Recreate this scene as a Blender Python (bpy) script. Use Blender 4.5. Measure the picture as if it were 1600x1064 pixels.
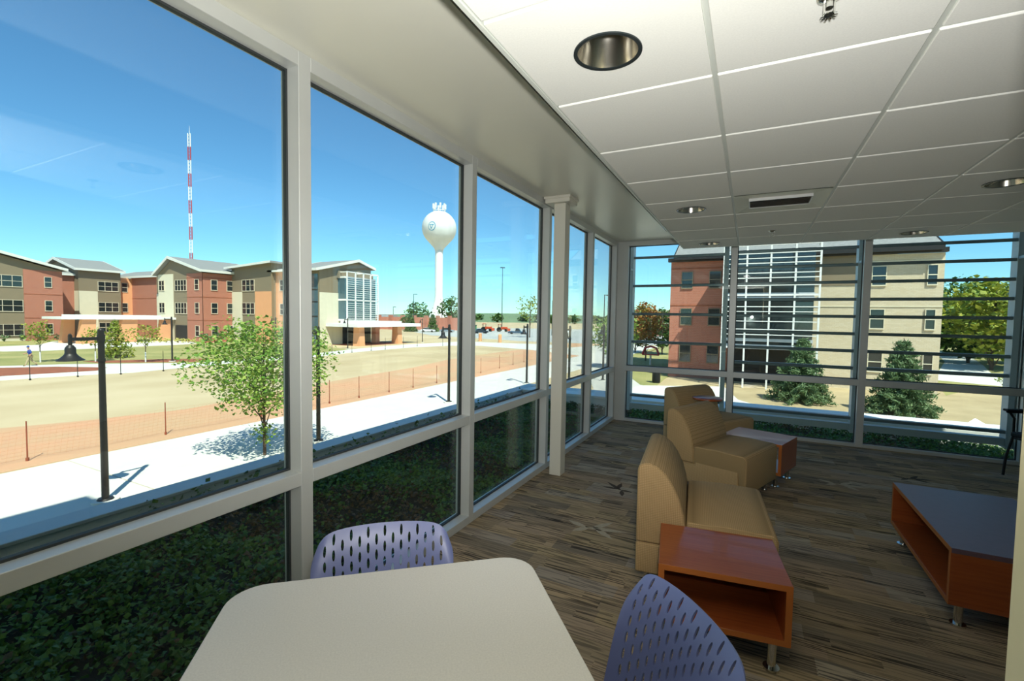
import bpy, bmesh, math, random
from mathutils import Vector, Matrix, noise
R_ = math.radians
random.seed(7)
scene = bpy.context.scene
for o in list(bpy.data.objects): bpy.data.objects.remove(o)

# ------------------------------------------------------------------ camera
cam_d = bpy.data.cameras.new('camera'); cam = bpy.data.objects.new('camera', cam_d)
scene.collection.objects.link(cam); scene.camera = cam
cam_d.sensor_width = 36.0; cam_d.lens = 728.0 / 1600 * 36; cam_d.clip_start = 0.02; cam_d.clip_end = 3000
yaw, pit, rol = R_(27.0), R_(2.83), R_(0.88)
Fw = Vector((-math.sin(yaw)*math.cos(pit), math.cos(yaw)*math.cos(pit), -math.sin(pit)))
Rt = Vector((math.cos(yaw), math.sin(yaw), 0)); Up = Rt.cross(Fw)
R2 = Rt*math.cos(rol) + Up*math.sin(rol); U2 = -Rt*math.sin(rol) + Up*math.cos(rol)
M = Matrix((R2, U2, -Fw)).transposed().to_4x4(); M.translation = (0, 0, 1.55); cam.matrix_world = M

# ------------------------------------------------------------------ world, sun, flash, exposure
SUN = Vector((2.46, -2.08, 4.54)).normalized()
world = bpy.data.worlds.new('sky'); scene.world = world; world.use_nodes = True
nt = world.node_tree; nt.nodes.clear()
sky = nt.nodes.new('ShaderNodeTexSky'); sky.sky_type = 'NISHITA'; sky.sun_disc = False
sky.sun_elevation = math.asin(SUN.z); sky.sun_rotation = math.atan2(SUN.x, SUN.y)
sky.altitude = 200; sky.air_density = 1.0; sky.dust_density = 0.0; sky.ozone_density = 3.5
bgn = nt.nodes.new('ShaderNodeBackground'); bgn.inputs['Strength'].default_value = 0.112
wo = nt.nodes.new('ShaderNodeOutputWorld')
tn = nt.nodes.new('ShaderNodeMixRGB'); tn.blend_type = 'MULTIPLY'; tn.inputs[0].default_value = 1; tn.inputs[2].default_value = (.62, .97, 1.08, 1)
nt.links.new(sky.outputs[0], tn.inputs[1]); nt.links.new(tn.outputs[0], bgn.inputs[0]); nt.links.new(bgn.outputs[0], wo.inputs[0])
sd = bpy.data.lights.new('sun', 'SUN'); sd.energy = 4.8; sd.angle = R_(0.53); sd.color = (1, .94, .84)
so = bpy.data.objects.new('sun', sd); scene.collection.objects.link(so)
so.rotation_euler = SUN.to_track_quat('Z', 'Y').to_euler(); so.location = (20, -20, 40)
fd = bpy.data.lights.new('camera_flash', 'SPOT'); fd.energy = 132; fd.shadow_soft_size = 0.03; fd.color = (1, .985, .95)
fd.spot_size = R_(140); fd.spot_blend = .75
fo = bpy.data.objects.new('camera_flash', fd); scene.collection.objects.link(fo)
fo.location = Vector((0, 0, 1.55)) + R2*0.055 + U2*0.11 + Fw*0.02
fo.rotation_euler = (Matrix.Rotation(R_(31), 3, R2) @ Fw).to_track_quat('-Z', 'Y').to_euler()
scene.view_settings.view_transform = 'Standard'; scene.view_settings.look = 'None'
scene.view_settings.gamma = 1; scene.view_settings.use_curve_mapping = False; scene.view_settings.exposure = 0.78

# ------------------------------------------------------------------ materials
def lin(h):
    c = [int(h[i:i+2], 16)/255 for i in (0, 2, 4)]
    return tuple(x/12.92 if x <= .04045 else ((x+.055)/1.055)**2.4 for x in c) + (1,)
def newmat(name):
    m = bpy.data.materials.new(name); m.use_nodes = True
    n = m.node_tree.nodes; return m, n, m.node_tree.links, n['Principled BSDF']
def mat(name, col, rough=.6, metal=0., var=.0, scale=8., bump=0., stretch=(1, 1, 1), col2=None, coat=0., spec=None):
    m, n, L, p = newmat(name)
    p.inputs['Base Color'].default_value = lin(col); p.inputs['Roughness'].default_value = rough
    p.inputs['Metallic'].default_value = metal
    if coat: p.inputs['Coat Weight'].default_value = coat
    if spec is not None: p.inputs['Specular IOR Level'].default_value = spec
    if var or bump or col2:
        tc = n.new('ShaderNodeTexCoord'); mp = n.new('ShaderNodeMapping'); mp.inputs['Scale'].default_value = stretch
        tx = n.new('ShaderNodeTexNoise'); tx.inputs['Scale'].default_value = scale; tx.inputs['Detail'].default_value = 4
        L.new(tc.outputs['Object'], mp.inputs[0]); L.new(mp.outputs[0], tx.inputs['Vector'])
        mx = n.new('ShaderNodeMixRGB'); c = lin(col)
        if col2: a, b = c, lin(col2)
        else: a = tuple(x*(1-var) for x in c[:3])+(1,); b = tuple(min(1, x*(1+var)) for x in c[:3])+(1,)
        mx.inputs[1].default_value = a; mx.inputs[2].default_value = b
        rp = n.new('ShaderNodeMapRange'); rp.inputs[1].default_value = .3; rp.inputs[2].default_value = .7
        L.new(tx.outputs['Fac'], rp.inputs[0]); L.new(rp.outputs[0], mx.inputs[0]); L.new(mx.outputs[0], p.inputs['Base Color'])
        if bump:
            bp = n.new('ShaderNodeBump'); bp.inputs['Strength'].default_value = bump; bp.inputs['Distance'].default_value = .01
            L.new(tx.outputs['Fac'], bp.inputs['Height']); L.new(bp.outputs[0], p.inputs['Normal'])
    return m
def glassmat(name, tint='eef6f4', base=.04, k=.96):
    m, n, L, p = newmat(name); n.remove(p); out = n['Material Output']
    tr = n.new('ShaderNodeBsdfTransparent'); tr.inputs[0].default_value = lin(tint)
    gl = n.new('ShaderNodeBsdfGlossy'); gl.inputs['Roughness'].default_value = 0.0
    lw = n.new('ShaderNodeLayerWeight'); lw.inputs[0].default_value = .5
    pw = n.new('ShaderNodeMath'); pw.operation = 'POWER'; pw.inputs[1].default_value = 5
    ma = n.new('ShaderNodeMath'); ma.operation = 'MULTIPLY_ADD'; ma.inputs[1].default_value = k; ma.inputs[2].default_value = base
    mx = n.new('ShaderNodeMixShader')
    L.new(lw.outputs['Facing'], pw.inputs[0]); L.new(pw.outputs[0], ma.inputs[0]); L.new(ma.outputs[0], mx.inputs[0])
    L.new(tr.outputs[0], mx.inputs[1]); L.new(gl.outputs[0], mx.inputs[2]); L.new(mx.outputs[0], out.inputs[0])
    return m
def brickmat(name, c1, c2, mortar, bw=.21, bh=.075, yz=True):
    m, n, L, p = newmat(name); p.inputs['Roughness'].default_value = .85
    tc = n.new('ShaderNodeTexCoord'); sp = n.new('ShaderNodeSeparateXYZ'); L.new(tc.outputs['Object'], sp.inputs[0])
    ad = n.new('ShaderNodeMath'); ad.operation = 'ADD'; L.new(sp.outputs[0], ad.inputs[0]); L.new(sp.outputs[1], ad.inputs[1])
    cb = n.new('ShaderNodeCombineXYZ'); L.new(ad.outputs[0], cb.inputs[0]); L.new(sp.outputs[2], cb.inputs[1])
    b = n.new('ShaderNodeTexBrick'); b.inputs['Scale'].default_value = 1
    b.inputs['Brick Width'].default_value = bw; b.inputs['Row Height'].default_value = bh; b.inputs['Mortar Size'].default_value = .008
    b.inputs['Color1'].default_value = lin(c1); b.inputs['Color2'].default_value = lin(c2); b.inputs['Mortar'].default_value = lin(mortar)
    L.new(cb.outputs[0], b.inputs['Vector']); L.new(b.outputs['Color'], p.inputs['Base Color'])
    return m

ALU = mat('aluminium', 'c4c7c4', .4, .2, .04, 3)
ALU_OUT = mat('aluminium_painted', 'b4bcc0', .45, .2, .03, 3)
GASKET = mat('gasket_black', '2e3334', .6)
PANE = glassmat('window_glass')
SOFFIT = mat('soffit_paint', 'e0dfd0', .32, 0, .02, 1.2)
SHADOWGAP = mat('fascia_shade', '8d8a78', .7)  # darker than the soffit: shade of the ceiling step put into the colour
TILE = mat('ceiling_tile', 'ecede6', .9, 0, .03, 160, .04)
TEE = mat('grid_steel', 'd3d8d0', .5, .1)
WALLW = mat('wall_paint_cream', 'd9cda4', .7, 0, .02, 2)
WALLR = mat('wall_paint_white', 'ebe8de', .8, 0, .02, 2)
COLUMN = mat('column_paint', 'd9d6c8', .5, 0, .02, 3)
CHROME = mat('chrome', 'd8d8d4', .16, 1.)
CHROME_D = mat('spun_reflector', 'd2cec2', .2, 1., .06, 3)
DARKRING = mat('dark_trim_ring', '3a4244', .35, .6)
LAMINATE = mat('laminate_top', 'd2cdc3', .42, 0, .06, 220)
EDGE_D = mat('table_edge', 'b5ad9c', .5)
PLASTIC = mat('violet_blue_plastic', '68719e', .38, 0, .03, 6)
STEEL_D = mat('dark_steel', '2a2d33', .4, .7)
BLACKM = mat('black_metal', '15171a', .45, .3)
BRONZE = mat('bronze_paint', '33302d', .45, .4)
CONC = mat('concrete', 'cfcabb', .85, 0, .06, .5, 0, (1, 1, 1))
CONC2 = mat('concrete_light', 'd6d2c6', .85, 0, .04, .7)
GRASS_DRY = mat('dry_lawn', 'b7a178', .95, 0, 0, .22, 0, (1, .5, 1), 'cdb892')
GRASS = mat('green_lawn', '8a8a4e', .95, 0, 0, .25, 0, (1, 1, 1), 'aba066')
DIRT = mat('red_dirt', 'd09a74', .95, 0, 0, .35, 0, (1, .4, 1), 'c2a079')
MULCH = mat('red_mulch', '96573c', .95, 0, .25, 2)
TAN = mat('tan_dirt', 'a8946e', .95, 0, 0, .5, 0, (1, 1, 1), 'bda981')
ASPH = mat('asphalt', 'b5b5ae', .9, 0, .06, .4)
TAUPE = mat('taupe_panel', '86775f', .75, 0, .03, 1)
CREAMW = mat('cream_block', 'd6cdb2', .85, 0, .03, 2)
ORANGE = mat('orange_stucco', 'e0a072', .85, 0, .04, 2)
BRICK = brickmat('red_brick', 'b4654a', 'a2563d', 'b89a88')
CREAMB = brickmat('cream_brick', 'd2c3a6', 'c9b898', 'b8ab94', .3, .1)
SHINGLE = mat('grey_shingle', '8a8a86', .95, 0, .16, 5, .3, (1, 1, 3))
WHITE = mat('white_paint', 'e6e5de', .55)
TRIMW = mat('fascia_white', 'dcdacf', .6)
WFRAME = mat('window_frame_almond', 'cdbfa6', .6)
DGLASS = mat('dark_window_glass', '222a2d', .06, 0, 0, 1, 0, (1, 1, 1), None, 0, .8)
BGLASS = mat('blue_bay_glass', '47636e', .08, 0, 0, 1, 0, (1, 1, 1), None, 0, .9)
DARKIN = mat('interior_shade', '2a2724', .9)  # flat dark colour standing in for the shade inside entrances
BARK = mat('bark', '5a4a3c', .9, 0, .2, 12)
WRAP = mat('white_trunk_wrap', 'dcdad2', .8)
def leafmat(name, c1, c2, sc=3.):
    m, n, L, p = newmat(name); p.inputs['Roughness'].default_value = .6
    gi = n.new('ShaderNodeNewGeometry'); mx = n.new('ShaderNodeMixRGB')
    mx.inputs[1].default_value = lin(c1); mx.inputs[2].default_value = lin(c2)
    L.new(gi.outputs['Random Per Island'], mx.inputs[0]); L.new(mx.outputs[0], p.inputs['Base Color'])
    out = n['Material Output']; tl = n.new('ShaderNodeBsdfTranslucent'); L.new(mx.outputs[0], tl.inputs[0])
    ms = n.new('ShaderNodeMixShader'); ms.inputs[0].default_value = .25
    L.new(p.outputs[0], ms.inputs[1]); L.new(tl.outputs[0], ms.inputs[2]); L.new(ms.outputs[0], out.inputs[0])
    return m
LEAF = leafmat('maple_leaf', '5d8a2c', 'a3b450')
LEAF_D = leafmat('dark_leaf', '2f5422', '5f7f34')
LEAF_Y = leafmat('yellow_green_leaf', '6f8a2c', 'a8a83c')
LEAF_O = leafmat('autumn_leaf', 'a8602c', '8a8a3c')
LEAF_C = leafmat('conifer_needle', '44633a', '7b9160')
LEAF_R = leafmat('sedum_leaf', '2f5a1e', '6a8a35')
LEAF_B = leafmat('sedum_brown_leaf', '4f4a22', '6e5030')
LEAF_F = leafmat('yellow_flower', 'e0d680', 'c8c27a')

def woodmat(name, c1, c2, rough=.3, axis=(2, 40, 40)):
    m = mat(name, c1, rough, 0, 0, 3, 0, axis, c2, .25); return m
WOOD = woodmat('cherry_wood', 'a4562a', '8f4521', .3, (1.2, 30, 30))
WOOD_E = mat('cherry_edge', 'b5682e', .4, 0, .05, 4)
WOOD_P = mat('plum_laminate', '6a5660', .4, 0, .05, 30)

def fabric():
    m, n, L, p = newmat('woven_brown_fabric'); p.inputs['Roughness'].default_value = .85
    p.inputs['Specular IOR Level'].default_value = .25
    tc = n.new('ShaderNodeTexCoord'); ck = n.new('ShaderNodeTexVoronoi'); ck.inputs['Scale'].default_value = 105
    ck.inputs['Randomness'].default_value = 0.0; ck.distance = 'CHEBYCHEV'
    L.new(tc.outputs['Object'], ck.inputs['Vector'])
    rp = n.new('ShaderNodeValToRGB'); e = rp.color_ramp.elements
    e[0].position = .25; e[0].color = lin('bfa074'); e[1].position = .62; e[1].color = lin('77633f')
    L.new(ck.outputs['Distance'], rp.inputs[0]); L.new(rp.outputs[0], p.inputs['Base Color'])
    bp = n.new('ShaderNodeBump'); bp.inputs['Strength'].default_value = .4; bp.inputs['Distance'].default_value = .003; bp.invert = True
    L.new(ck.outputs['Distance'], bp.inputs['Height']); L.new(bp.outputs[0], p.inputs['Normal'])
    return m
FABRIC = fabric()

def carpet():
    m, n, L, p = newmat('striped_carpet'); p.inputs['Roughness'].default_value = .95; p.inputs['Specular IOR Level'].default_value = .1
    tc = n.new('ShaderNodeTexCoord'); sp = n.new('ShaderNodeSeparateXYZ'); L.new(tc.outputs['Object'], sp.inputs[0])
    def mth(op, a, b=None):
        k = n.new('ShaderNodeMath'); k.operation = op
        for i, v in enumerate((a, b)):
            if v is None: continue
            if isinstance(v, (int, float)): k.inputs[i].default_value = v
            else: L.new(v, k.inputs[i])
        return k.outputs[0]
    def cell(rowh, ln, seed):
        row = mth('FLOOR', mth('DIVIDE', sp.outputs[1], rowh))
        wn = n.new('ShaderNodeTexWhiteNoise'); wn.noise_dimensions = '1D'; L.new(mth('ADD', row, seed), wn.inputs['W'])
        col = mth('FLOOR', mth('DIVIDE', mth('ADD', sp.outputs[0], mth('MULTIPLY', wn.outputs['Value'], ln)), ln))
        cb = n.new('ShaderNodeCombineXYZ'); L.new(row, cb.inputs[0]); L.new(col, cb.inputs[1]); cb.inputs[2].default_value = seed
        w2 = n.new('ShaderNodeTexWhiteNoise'); w2.noise_dimensions = '3D'; L.new(cb.outputs[0], w2.inputs['Vector'])
        return w2.outputs['Value'], cb.outputs[0]
    v1, id1 = cell(.125, .5, 3.0); v2, id2 = cell(.0625, .5, 9.0)
    r1 = n.new('ShaderNodeValToRGB'); r1.color_ramp.interpolation = 'CONSTANT'; e = r1.color_ramp.elements
    cols = ['a8937a', '9c8a70', 'ad9779', 'ab9e8a', '8a7c69', 'a29483', 'a89474', '9a8870']
    e[0].color = lin(cols[0]); e[1].position = 1/8; e[1].color = lin(cols[1])
    for i in range(2, 8): q = e.new(i/8); q.color = lin(cols[i])
    L.new(v1, r1.inputs[0])
    mp = n.new('ShaderNodeMapping'); mp.inputs['Scale'].default_value = (3.6, 85, 1); L.new(tc.outputs['Object'], mp.inputs[0])
    ad = n.new('ShaderNodeVectorMath'); ad.operation = 'MULTIPLY_ADD'; ad.inputs[1].default_value = (17, 31, 0)
    L.new(id2, ad.inputs[0]); L.new(mp.outputs[0], ad.inputs[2])
    nz = n.new('ShaderNodeTexNoise'); nz.inputs['Scale'].default_value = 1.0; nz.inputs['Detail'].default_value = 1; L.new(ad.outputs[0], nz.inputs['Vector'])
    r2 = n.new('ShaderNodeValToRGB'); e = r2.color_ramp.elements
    e[0].position = .44; e[0].color = (.16, .17, .20, 1); e[1].position = .53; e[1].color = (1.15, 1.12, 1.05, 1)
    L.new(nz.outputs['Fac'], r2.inputs[0])
    mx = n.new('ShaderNodeMixRGB'); mx.blend_type = 'MULTIPLY'
    L.new(mth('ADD', mth('MULTIPLY', v2, .75), .2), mx.inputs[0])
    L.new(r1.outputs[0], mx.inputs[1]); L.new(r2.outputs[0], mx.inputs[2])
    L.new(mx.outputs[0], p.inputs['Base Color'])
    return m
CARPET = carpet()

# ------------------------------------------------------------------ geometry helpers
col = scene.collection
class MB:
    def __init__(s): s.v = []; s.f = []
    def add(s, vs, fs):
        k = len(s.v); s.v += [tuple(v) for v in vs]; s.f += [tuple(i+k for i in f) for f in fs]; return s
    def box(s, x0, x1, y0, y1, z0, z1):
        return s.add([(x0,y0,z0),(x1,y0,z0),(x1,y1,z0),(x0,y1,z0),(x0,y0,z1),(x1,y0,z1),(x1,y1,z1),(x0,y1,z1)],
                     [(0,3,2,1),(4,5,6,7),(0,1,5,4),(1,2,6,5),(2,3,7,6),(3,0,4,7)])
    def bar(s, p0, p1, w, h):                      # rectangular bar between two points
        p0, p1 = Vector(p0), Vector(p1); d = (p1-p0).normalized()
        a = d.cross(Vector((0, 0, 1))); a = a.normalized() if a.length > 1e-4 else Vector((1, 0, 0)); b = a.cross(d)
        vs = [p+a*i*w/2+b*j*h/2 for p in (p0, p1) for i, j in ((-1,-1),(1,-1),(1,1),(-1,1))]
        return s.add(vs, [(0,1,2,3),(7,6,5,4),(0,4,5,1),(1,5,6,2),(2,6,7,3),(3,7,4,0)])
    def cyl(s, p0, p1, r0, r1=None, n=12, caps=True):
        r1 = r0 if r1 is None else r1
        p0, p1 = Vector(p0), Vector(p1); d = (p1-p0).normalized()
        a = d.orthogonal().normalized(); b = d.cross(a)
        vs = [p+(a*math.cos(2*math.pi*i/n)+b*math.sin(2*math.pi*i/n))*r for p, r in ((p0, r0), (p1, r1)) for i in range(n)]
        fs = [(i, (i+1) % n, n+(i+1) % n, n+i) for i in range(n)]
        if caps: fs += [tuple(range(n-1, -1, -1)), tuple(range(n, 2*n))]
        return s.add(vs, fs)
    def tube(s, pts, r, n=8):
        pts = [Vector(p) for p in pts]; rings = []
        for i, p in enumerate(pts):
            d = (pts[min(i+1, len(pts)-1)]-pts[max(i-1, 0)]).normalized()
            if i == 0: a = d.orthogonal().normalized()
            else: a = (a - d*a.dot(d)).normalized()
            b = d.cross(a); rr = r[i] if isinstance(r, (list, tuple)) else r
            rings.append([p+(a*math.cos(2*math.pi*k/n)+b*math.sin(2*math.pi*k/n))*rr for k in range(n)])
        vs = [v for q in rings for v in q]; m = len(pts)
        fs = [(i*n+k, i*n+(k+1) % n, (i+1)*n+(k+1) % n, (i+1)*n+k) for i in range(m-1) for k in range(n)]
        fs += [tuple(range(n-1, -1, -1)), tuple(range((m-1)*n, m*n))]
        return s.add(vs, fs)
    def lathe(s, prof, c=(0, 0, 0), n=24, closed=False):
        m = len(prof); vs = [(c[0]+r*math.cos(2*math.pi*k/n), c[1]+r*math.sin(2*math.pi*k/n), c[2]+z) for r, z in prof for k in range(n)]
        fs = [(i*n+k, i*n+(k+1) % n, (i+1)*n+(k+1) % n, (i+1)*n+k) for i in range(m-1) for k in range(n)]
        if closed: fs += [tuple(range(n-1, -1, -1)), tuple(range((m-1)*n, m*n))]
        return s.add(vs, fs)
    def prism(s, pts, axis, a0, a1):               # 2-d polygon extruded along an axis ('x': pts=(y,z); 'y': (x,z); 'z': (x,y))
        f = {'x': lambda a, p: (a, p[0], p[1]), 'y': lambda a, p: (p[0], a, p[1]), 'z': lambda a, p: (p[0], p[1], a)}[axis]
        n = len(pts); vs = [f(a, p) for a in (a0, a1) for p in pts]
        return s.add(vs, [tuple(range(n)), tuple(range(2*n-1, n-1, -1))]+[(i, n+i, n+(i+1) % n, (i+1) % n) for i in range(n)])
    def sphere(s, c, r, n=12, m=8, sz=1.):
        pr = [(r*math.sin(math.pi*i/m), -r*sz*math.cos(math.pi*i/m)) for i in range(m+1)]
        pr[0] = (.001*r, pr[0][1]); pr[-1] = (.001*r, pr[-1][1]); return s.lathe(pr, c, n, True)
    def build(s, name, m, parent=None, smooth=False, bevel=0., seg=2, world=False, fix=True):
        me = bpy.data.meshes.new(name); vs = s.v
        if world and parent is not None:
            lo = parent.location; vs = [(a-lo.x, b-lo.y, c-lo.z) for a, b, c in vs]
        me.from_pydata(vs, [], s.f); me.materials.append(m)
        if fix or bevel:
            bm = bmesh.new(); bm.from_mesh(me)
            if bevel:
                bmesh.ops.remove_doubles(bm, verts=bm.verts, dist=1e-5)
            bmesh.ops.recalc_face_normals(bm, faces=bm.faces)
            if bevel:
                ed = [e for e in bm.edges if len(e.link_faces) == 2 and e.calc_face_angle(0) > R_(28)]
                bmesh.ops.bevel(bm, geom=ed, offset=bevel, segments=seg, affect='EDGES', profile=.5, clamp_overlap=True)
            bm.to_mesh(me); bm.free()
        if smooth:
            for pl in me.polygons: pl.use_smooth = True
            try: me.set_sharp_from_angle(angle=R_(50))
            except Exception: pass
        o = bpy.data.objects.new(name, me); col.objects.link(o)
        if parent is not None: o.parent = parent
        return o
def tag(o, label, cat, group=None, kind=None):
    o['label'] = label; o['category'] = cat
    if group: o['group'] = group
    if kind: o['kind'] = kind
    return o
def thing(name, label, cat, loc=(0, 0, 0), rz=0., group=None):
    o = bpy.data.objects.new(name, None); col.objects.link(o); o.empty_display_size = .1
    o.location = loc; o.rotation_euler = (0, 0, rz); return tag(o, label, cat, group)
def struct(o, label=None):
    o['kind'] = 'structure'
    if label: o['label'] = label
    return o
def sroot(name, label, loc=(0, 0, 0)):
    o = bpy.data.objects.new(name, None); col.objects.link(o); o.location = loc; o.empty_display_size = .1
    return struct(o, label)
def dup(o, parent=None, loc=None, rz=None, label=None):
    c = o.copy(); col.objects.link(c)
    if parent is not None: c.parent = parent
    if loc is not None: c.location = loc
    if rz is not None: c.rotation_euler = (0, 0, rz)
    if label: c['label'] = label
    for ch in o.children: dup(ch, c)
    return c

# ================================================================== ROOM SHELL
XL, YF, ZS = -1.82, 7.08, 2.716            # inner faces of the window walls, soffit height
MY = [-.005+1.455*i for i in range(5)]      # left mullions (near edge)
fl = struct(MB().box(XL-.14, 4.3, -3.2, YF+.14, -.3, 0).build('floor', CARPET), 'brown striped carpet floor')

# left window wall
wl = sroot('wall_left', 'aluminium window wall along the left side of the lounge')
def mull_left(y0):
    return MB().box(XL-.12, XL, y0, y0+.065, 0, ZS).build('mullion', ALU, wl, bevel=.002, seg=1)
ys = [-1.46-.005] + MY + [6.985]
for y in ys[:-1]: mull_left(y)
MB().box(XL-.12, XL, 7.0, YF+.1, 0, ZS).build('corner_post', ALU, wl)
ys[-1] = 7.0
for i in range(len(ys)-1):
    a, b = ys[i]+.065, ys[i+1]
    MB().box(XL-.12, XL, a, b, .756, .82).build('mid_rail', ALU, wl, bevel=.002, seg=1)
    MB().box(XL-.12, XL, a, b, 0, .06).build('sill_rail', ALU, wl, bevel=.002, seg=1)
    MB().box(XL-.12, XL, a, b, 2.65, ZS).build('head_rail', ALU, wl, bevel=.002, seg=1)
    for z0, z1 in ((.06, .756), (.82, 2.65)):
        gk = MB(); t = .009; x0, x1 = XL-.096, XL-.074
        gk.box(x0, x1, a, a+t, z0, z1); gk.box(x0, x1, b-t, b, z0, z1); gk.box(x0, x1, a+t, b-t, z0, z0+t); gk.box(x0, x1, a+t, b-t, z1-t, z1)
        gk.build('gasket', GASKET, wl)
        MB().box(XL-.09, XL-.078, a+t, b-t, z0+t, z1-t).build('pane', PANE, wl)

# far window wall
wf = sroot('wall_far', 'aluminium window wall at the far end of the lounge')
FX = [-.258, 1.222, 2.702, 4.182]
for x in FX: MB().box(x, x+.078, YF, YF+.12, 0, ZS).build('mullion', ALU, wf, bevel=.002, seg=1)
MB().box(XL, -1.66, YF, YF+.12, 0, ZS).build('corner_mullion', ALU, wf)
fx = [-1.66] + FX; 
for i in range(4):
    a = fx[i] if i == 0 else fx[i]+.078; b = fx[i+1]
    MB().box(a, b, YF, YF+.12, .768, .845).build('mid_rail', ALU, wf, bevel=.002, seg=1)
    MB().box(a, b, YF, YF+.12, 0, .04).build('sill_rail', ALU, wf, bevel=.002, seg=1)
    MB().box(a, b, YF, YF+.12, 2.65, ZS).build('head_rail', ALU, wf, bevel=.002, seg=1)
    for z0, z1 in ((.04, .768), (.845, 2.65)):
        gk = MB(); t = .009; y0, y1 = YF+.064, YF+.086
        gk.box(a, a+t, y0, y1, z0, z1); gk.box(b-t, b, y0, y1, z0, z1); gk.box(a+t, b-t, y0, y1, z0, z0+t); gk.box(a+t, b-t, y0, y1, z1-t, z1)
        gk.build('gasket', GASKET, wf)
        MB().box(a+t, b-t, YF+.068, YF+.08, z0+t, z1-t).build('pane', PANE, wf)

# ceiling: soffit bulkhead, upper ceiling, suspended tile field
ZC = 2.435
ce = sroot('ceiling', 'white suspended tile ceiling with a painted soffit along the windows')
MB().box(XL-.12, -1.03, -3.2, YF+.12, ZS, ZS+.02).build('soffit', SOFFIT, ce)
MB().box(-1.03, 4.3, 6.45, YF+.12, ZS, ZS+.02).build('soffit', SOFFIT, ce)
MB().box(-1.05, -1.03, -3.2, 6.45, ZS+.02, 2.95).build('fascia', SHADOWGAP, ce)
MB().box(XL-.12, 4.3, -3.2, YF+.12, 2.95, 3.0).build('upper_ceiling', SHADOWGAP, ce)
TX0, TP, TY1, TQ, NX, NY = -.755, .6105, 6.13, .6115, 7, 10
LIGHTS = [(0, 0), (0, 3), (0, 7), (3, 0), (3, 3)]     # (column, row from the far edge)
tw, tq, zt = TP-.017, TQ-.017, ZC-.006
def tile_mesh(hole):
    mb = MB(); hx, hy = tw/2, tq/2
    if not hole: mb.box(-hx, hx, -hy, hy, 0, .02)
    else:
        n = 24; r = .1
        o_ = []
        for k in range(n):
            a = 2*math.pi*k/n; c, s_ = math.cos(a), math.sin(a); q = min(hx/abs(c) if abs(c) > 1e-6 else 9, hy/abs(s_) if abs(s_) > 1e-6 else 9)
            o_.append((c*q, s_*q))
        # snap nearest samples to the corners
        for cx, cy in ((hx, hy), (-hx, hy), (-hx, -hy), (hx, -hy)):
            k = min(range(n), key=lambda j: (o_[j][0]-cx)**2+(o_[j][1]-cy)**2); o_[k] = (cx, cy)
        i_ = [(r*math.cos(2*math.pi*k/n), r*math.sin(2*math.pi*k/n)) for k in range(n)]
        vs = [(x, y, 0) for x, y in o_]+[(x, y, 0) for x, y in i_]+[(x, y, .02) for x, y in o_]+[(x, y, .02) for x, y in i_]
        fs = []
        for k in range(n):
            j = (k+1) % n
            fs += [(k, n+k, n+j, j), (2*n+k, 2*n+j, 3*n+j, 3*n+k), (k, j, 2*n+j, 2*n+k), (n+k, 3*n+k, 3*n+j, n+j)]
        mb.add(vs, fs)
    return mb
t0 = tile_mesh(False).build('ceiling_tile', TILE, ce, bevel=.003, seg=1); t1 = None
used = False
for i in range(NX):
    for j in range(NY):
        c = (TX0+TP*(i+.5), TY1-TQ*(j+.5), zt)
        if (i, j) == (1, 3): continue                                   # the air diffuser sits here
        if (i, j) in LIGHTS:
            if t1 is None: o = t1 = tile_mesh(True).build('ceiling_tile', TILE, ce)
            else: o = dup(t1, ce)
        elif not used: o = t0; used = True
        else: o = dup(t0, ce)
        o.location = c
x1, y0 = TX0+TP*NX, TY1-TQ*NY
for i in range(NX+1): MB().box(TX0+TP*i-.012, TX0+TP*i+.012, y0, TY1, ZC+.001, ZC+.03).build('grid_tee', TEE, ce)
for j in range(NY+1): MB().box(TX0, x1, TY1-TQ*j-.012, TY1-TQ*j+.012, ZC+.0015, ZC+.029).build('grid_tee', TEE, ce)
et = MB(); et.box(TX0-.016, TX0-.002, y0, TY1+.016, ZC-.004, ZC+.035); et.box(TX0-.016, x1, TY1+.002, TY1+.016, ZC-.004, ZC+.035)
et.build('edge_trim', TEE, ce)

# hidden sides of the room
struct(MB().box(4.26, 4.4, -3.2, YF+.12, 0, 3.0).build('wall_right', WALLR), 'painted side wall of the lounge')
struct(MB().box(XL-.12, 4.4, -3.3, -3.2, 0, 3.0).build('wall_back', WALLR), 'painted wall behind the camera')
struct(MB().box(.292, .42, -1.6, .766, 0, 2.95).build('wall_partition', WALLW, bevel=.004, seg=2), 'cream painted partition edge at the right border')

# column by the windows
cl = thing('column', 'square white painted column with a capital beside the left windows', 'column', (-1.665, 4.303, 0))
MB().box(-.058, .058, -.065, .065, 0, 2.652).build('shaft', COLUMN, cl, bevel=.004)
MB().box(-.135, .115, -.115, .115, 2.652, 2.70).build('capital', COLUMN, cl, bevel=.006)
MB().box(-.145, .125, -.125, .125, 2.69, ZS-.001).build('capital_plate', COLUMN, cl, bevel=.004)

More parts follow.
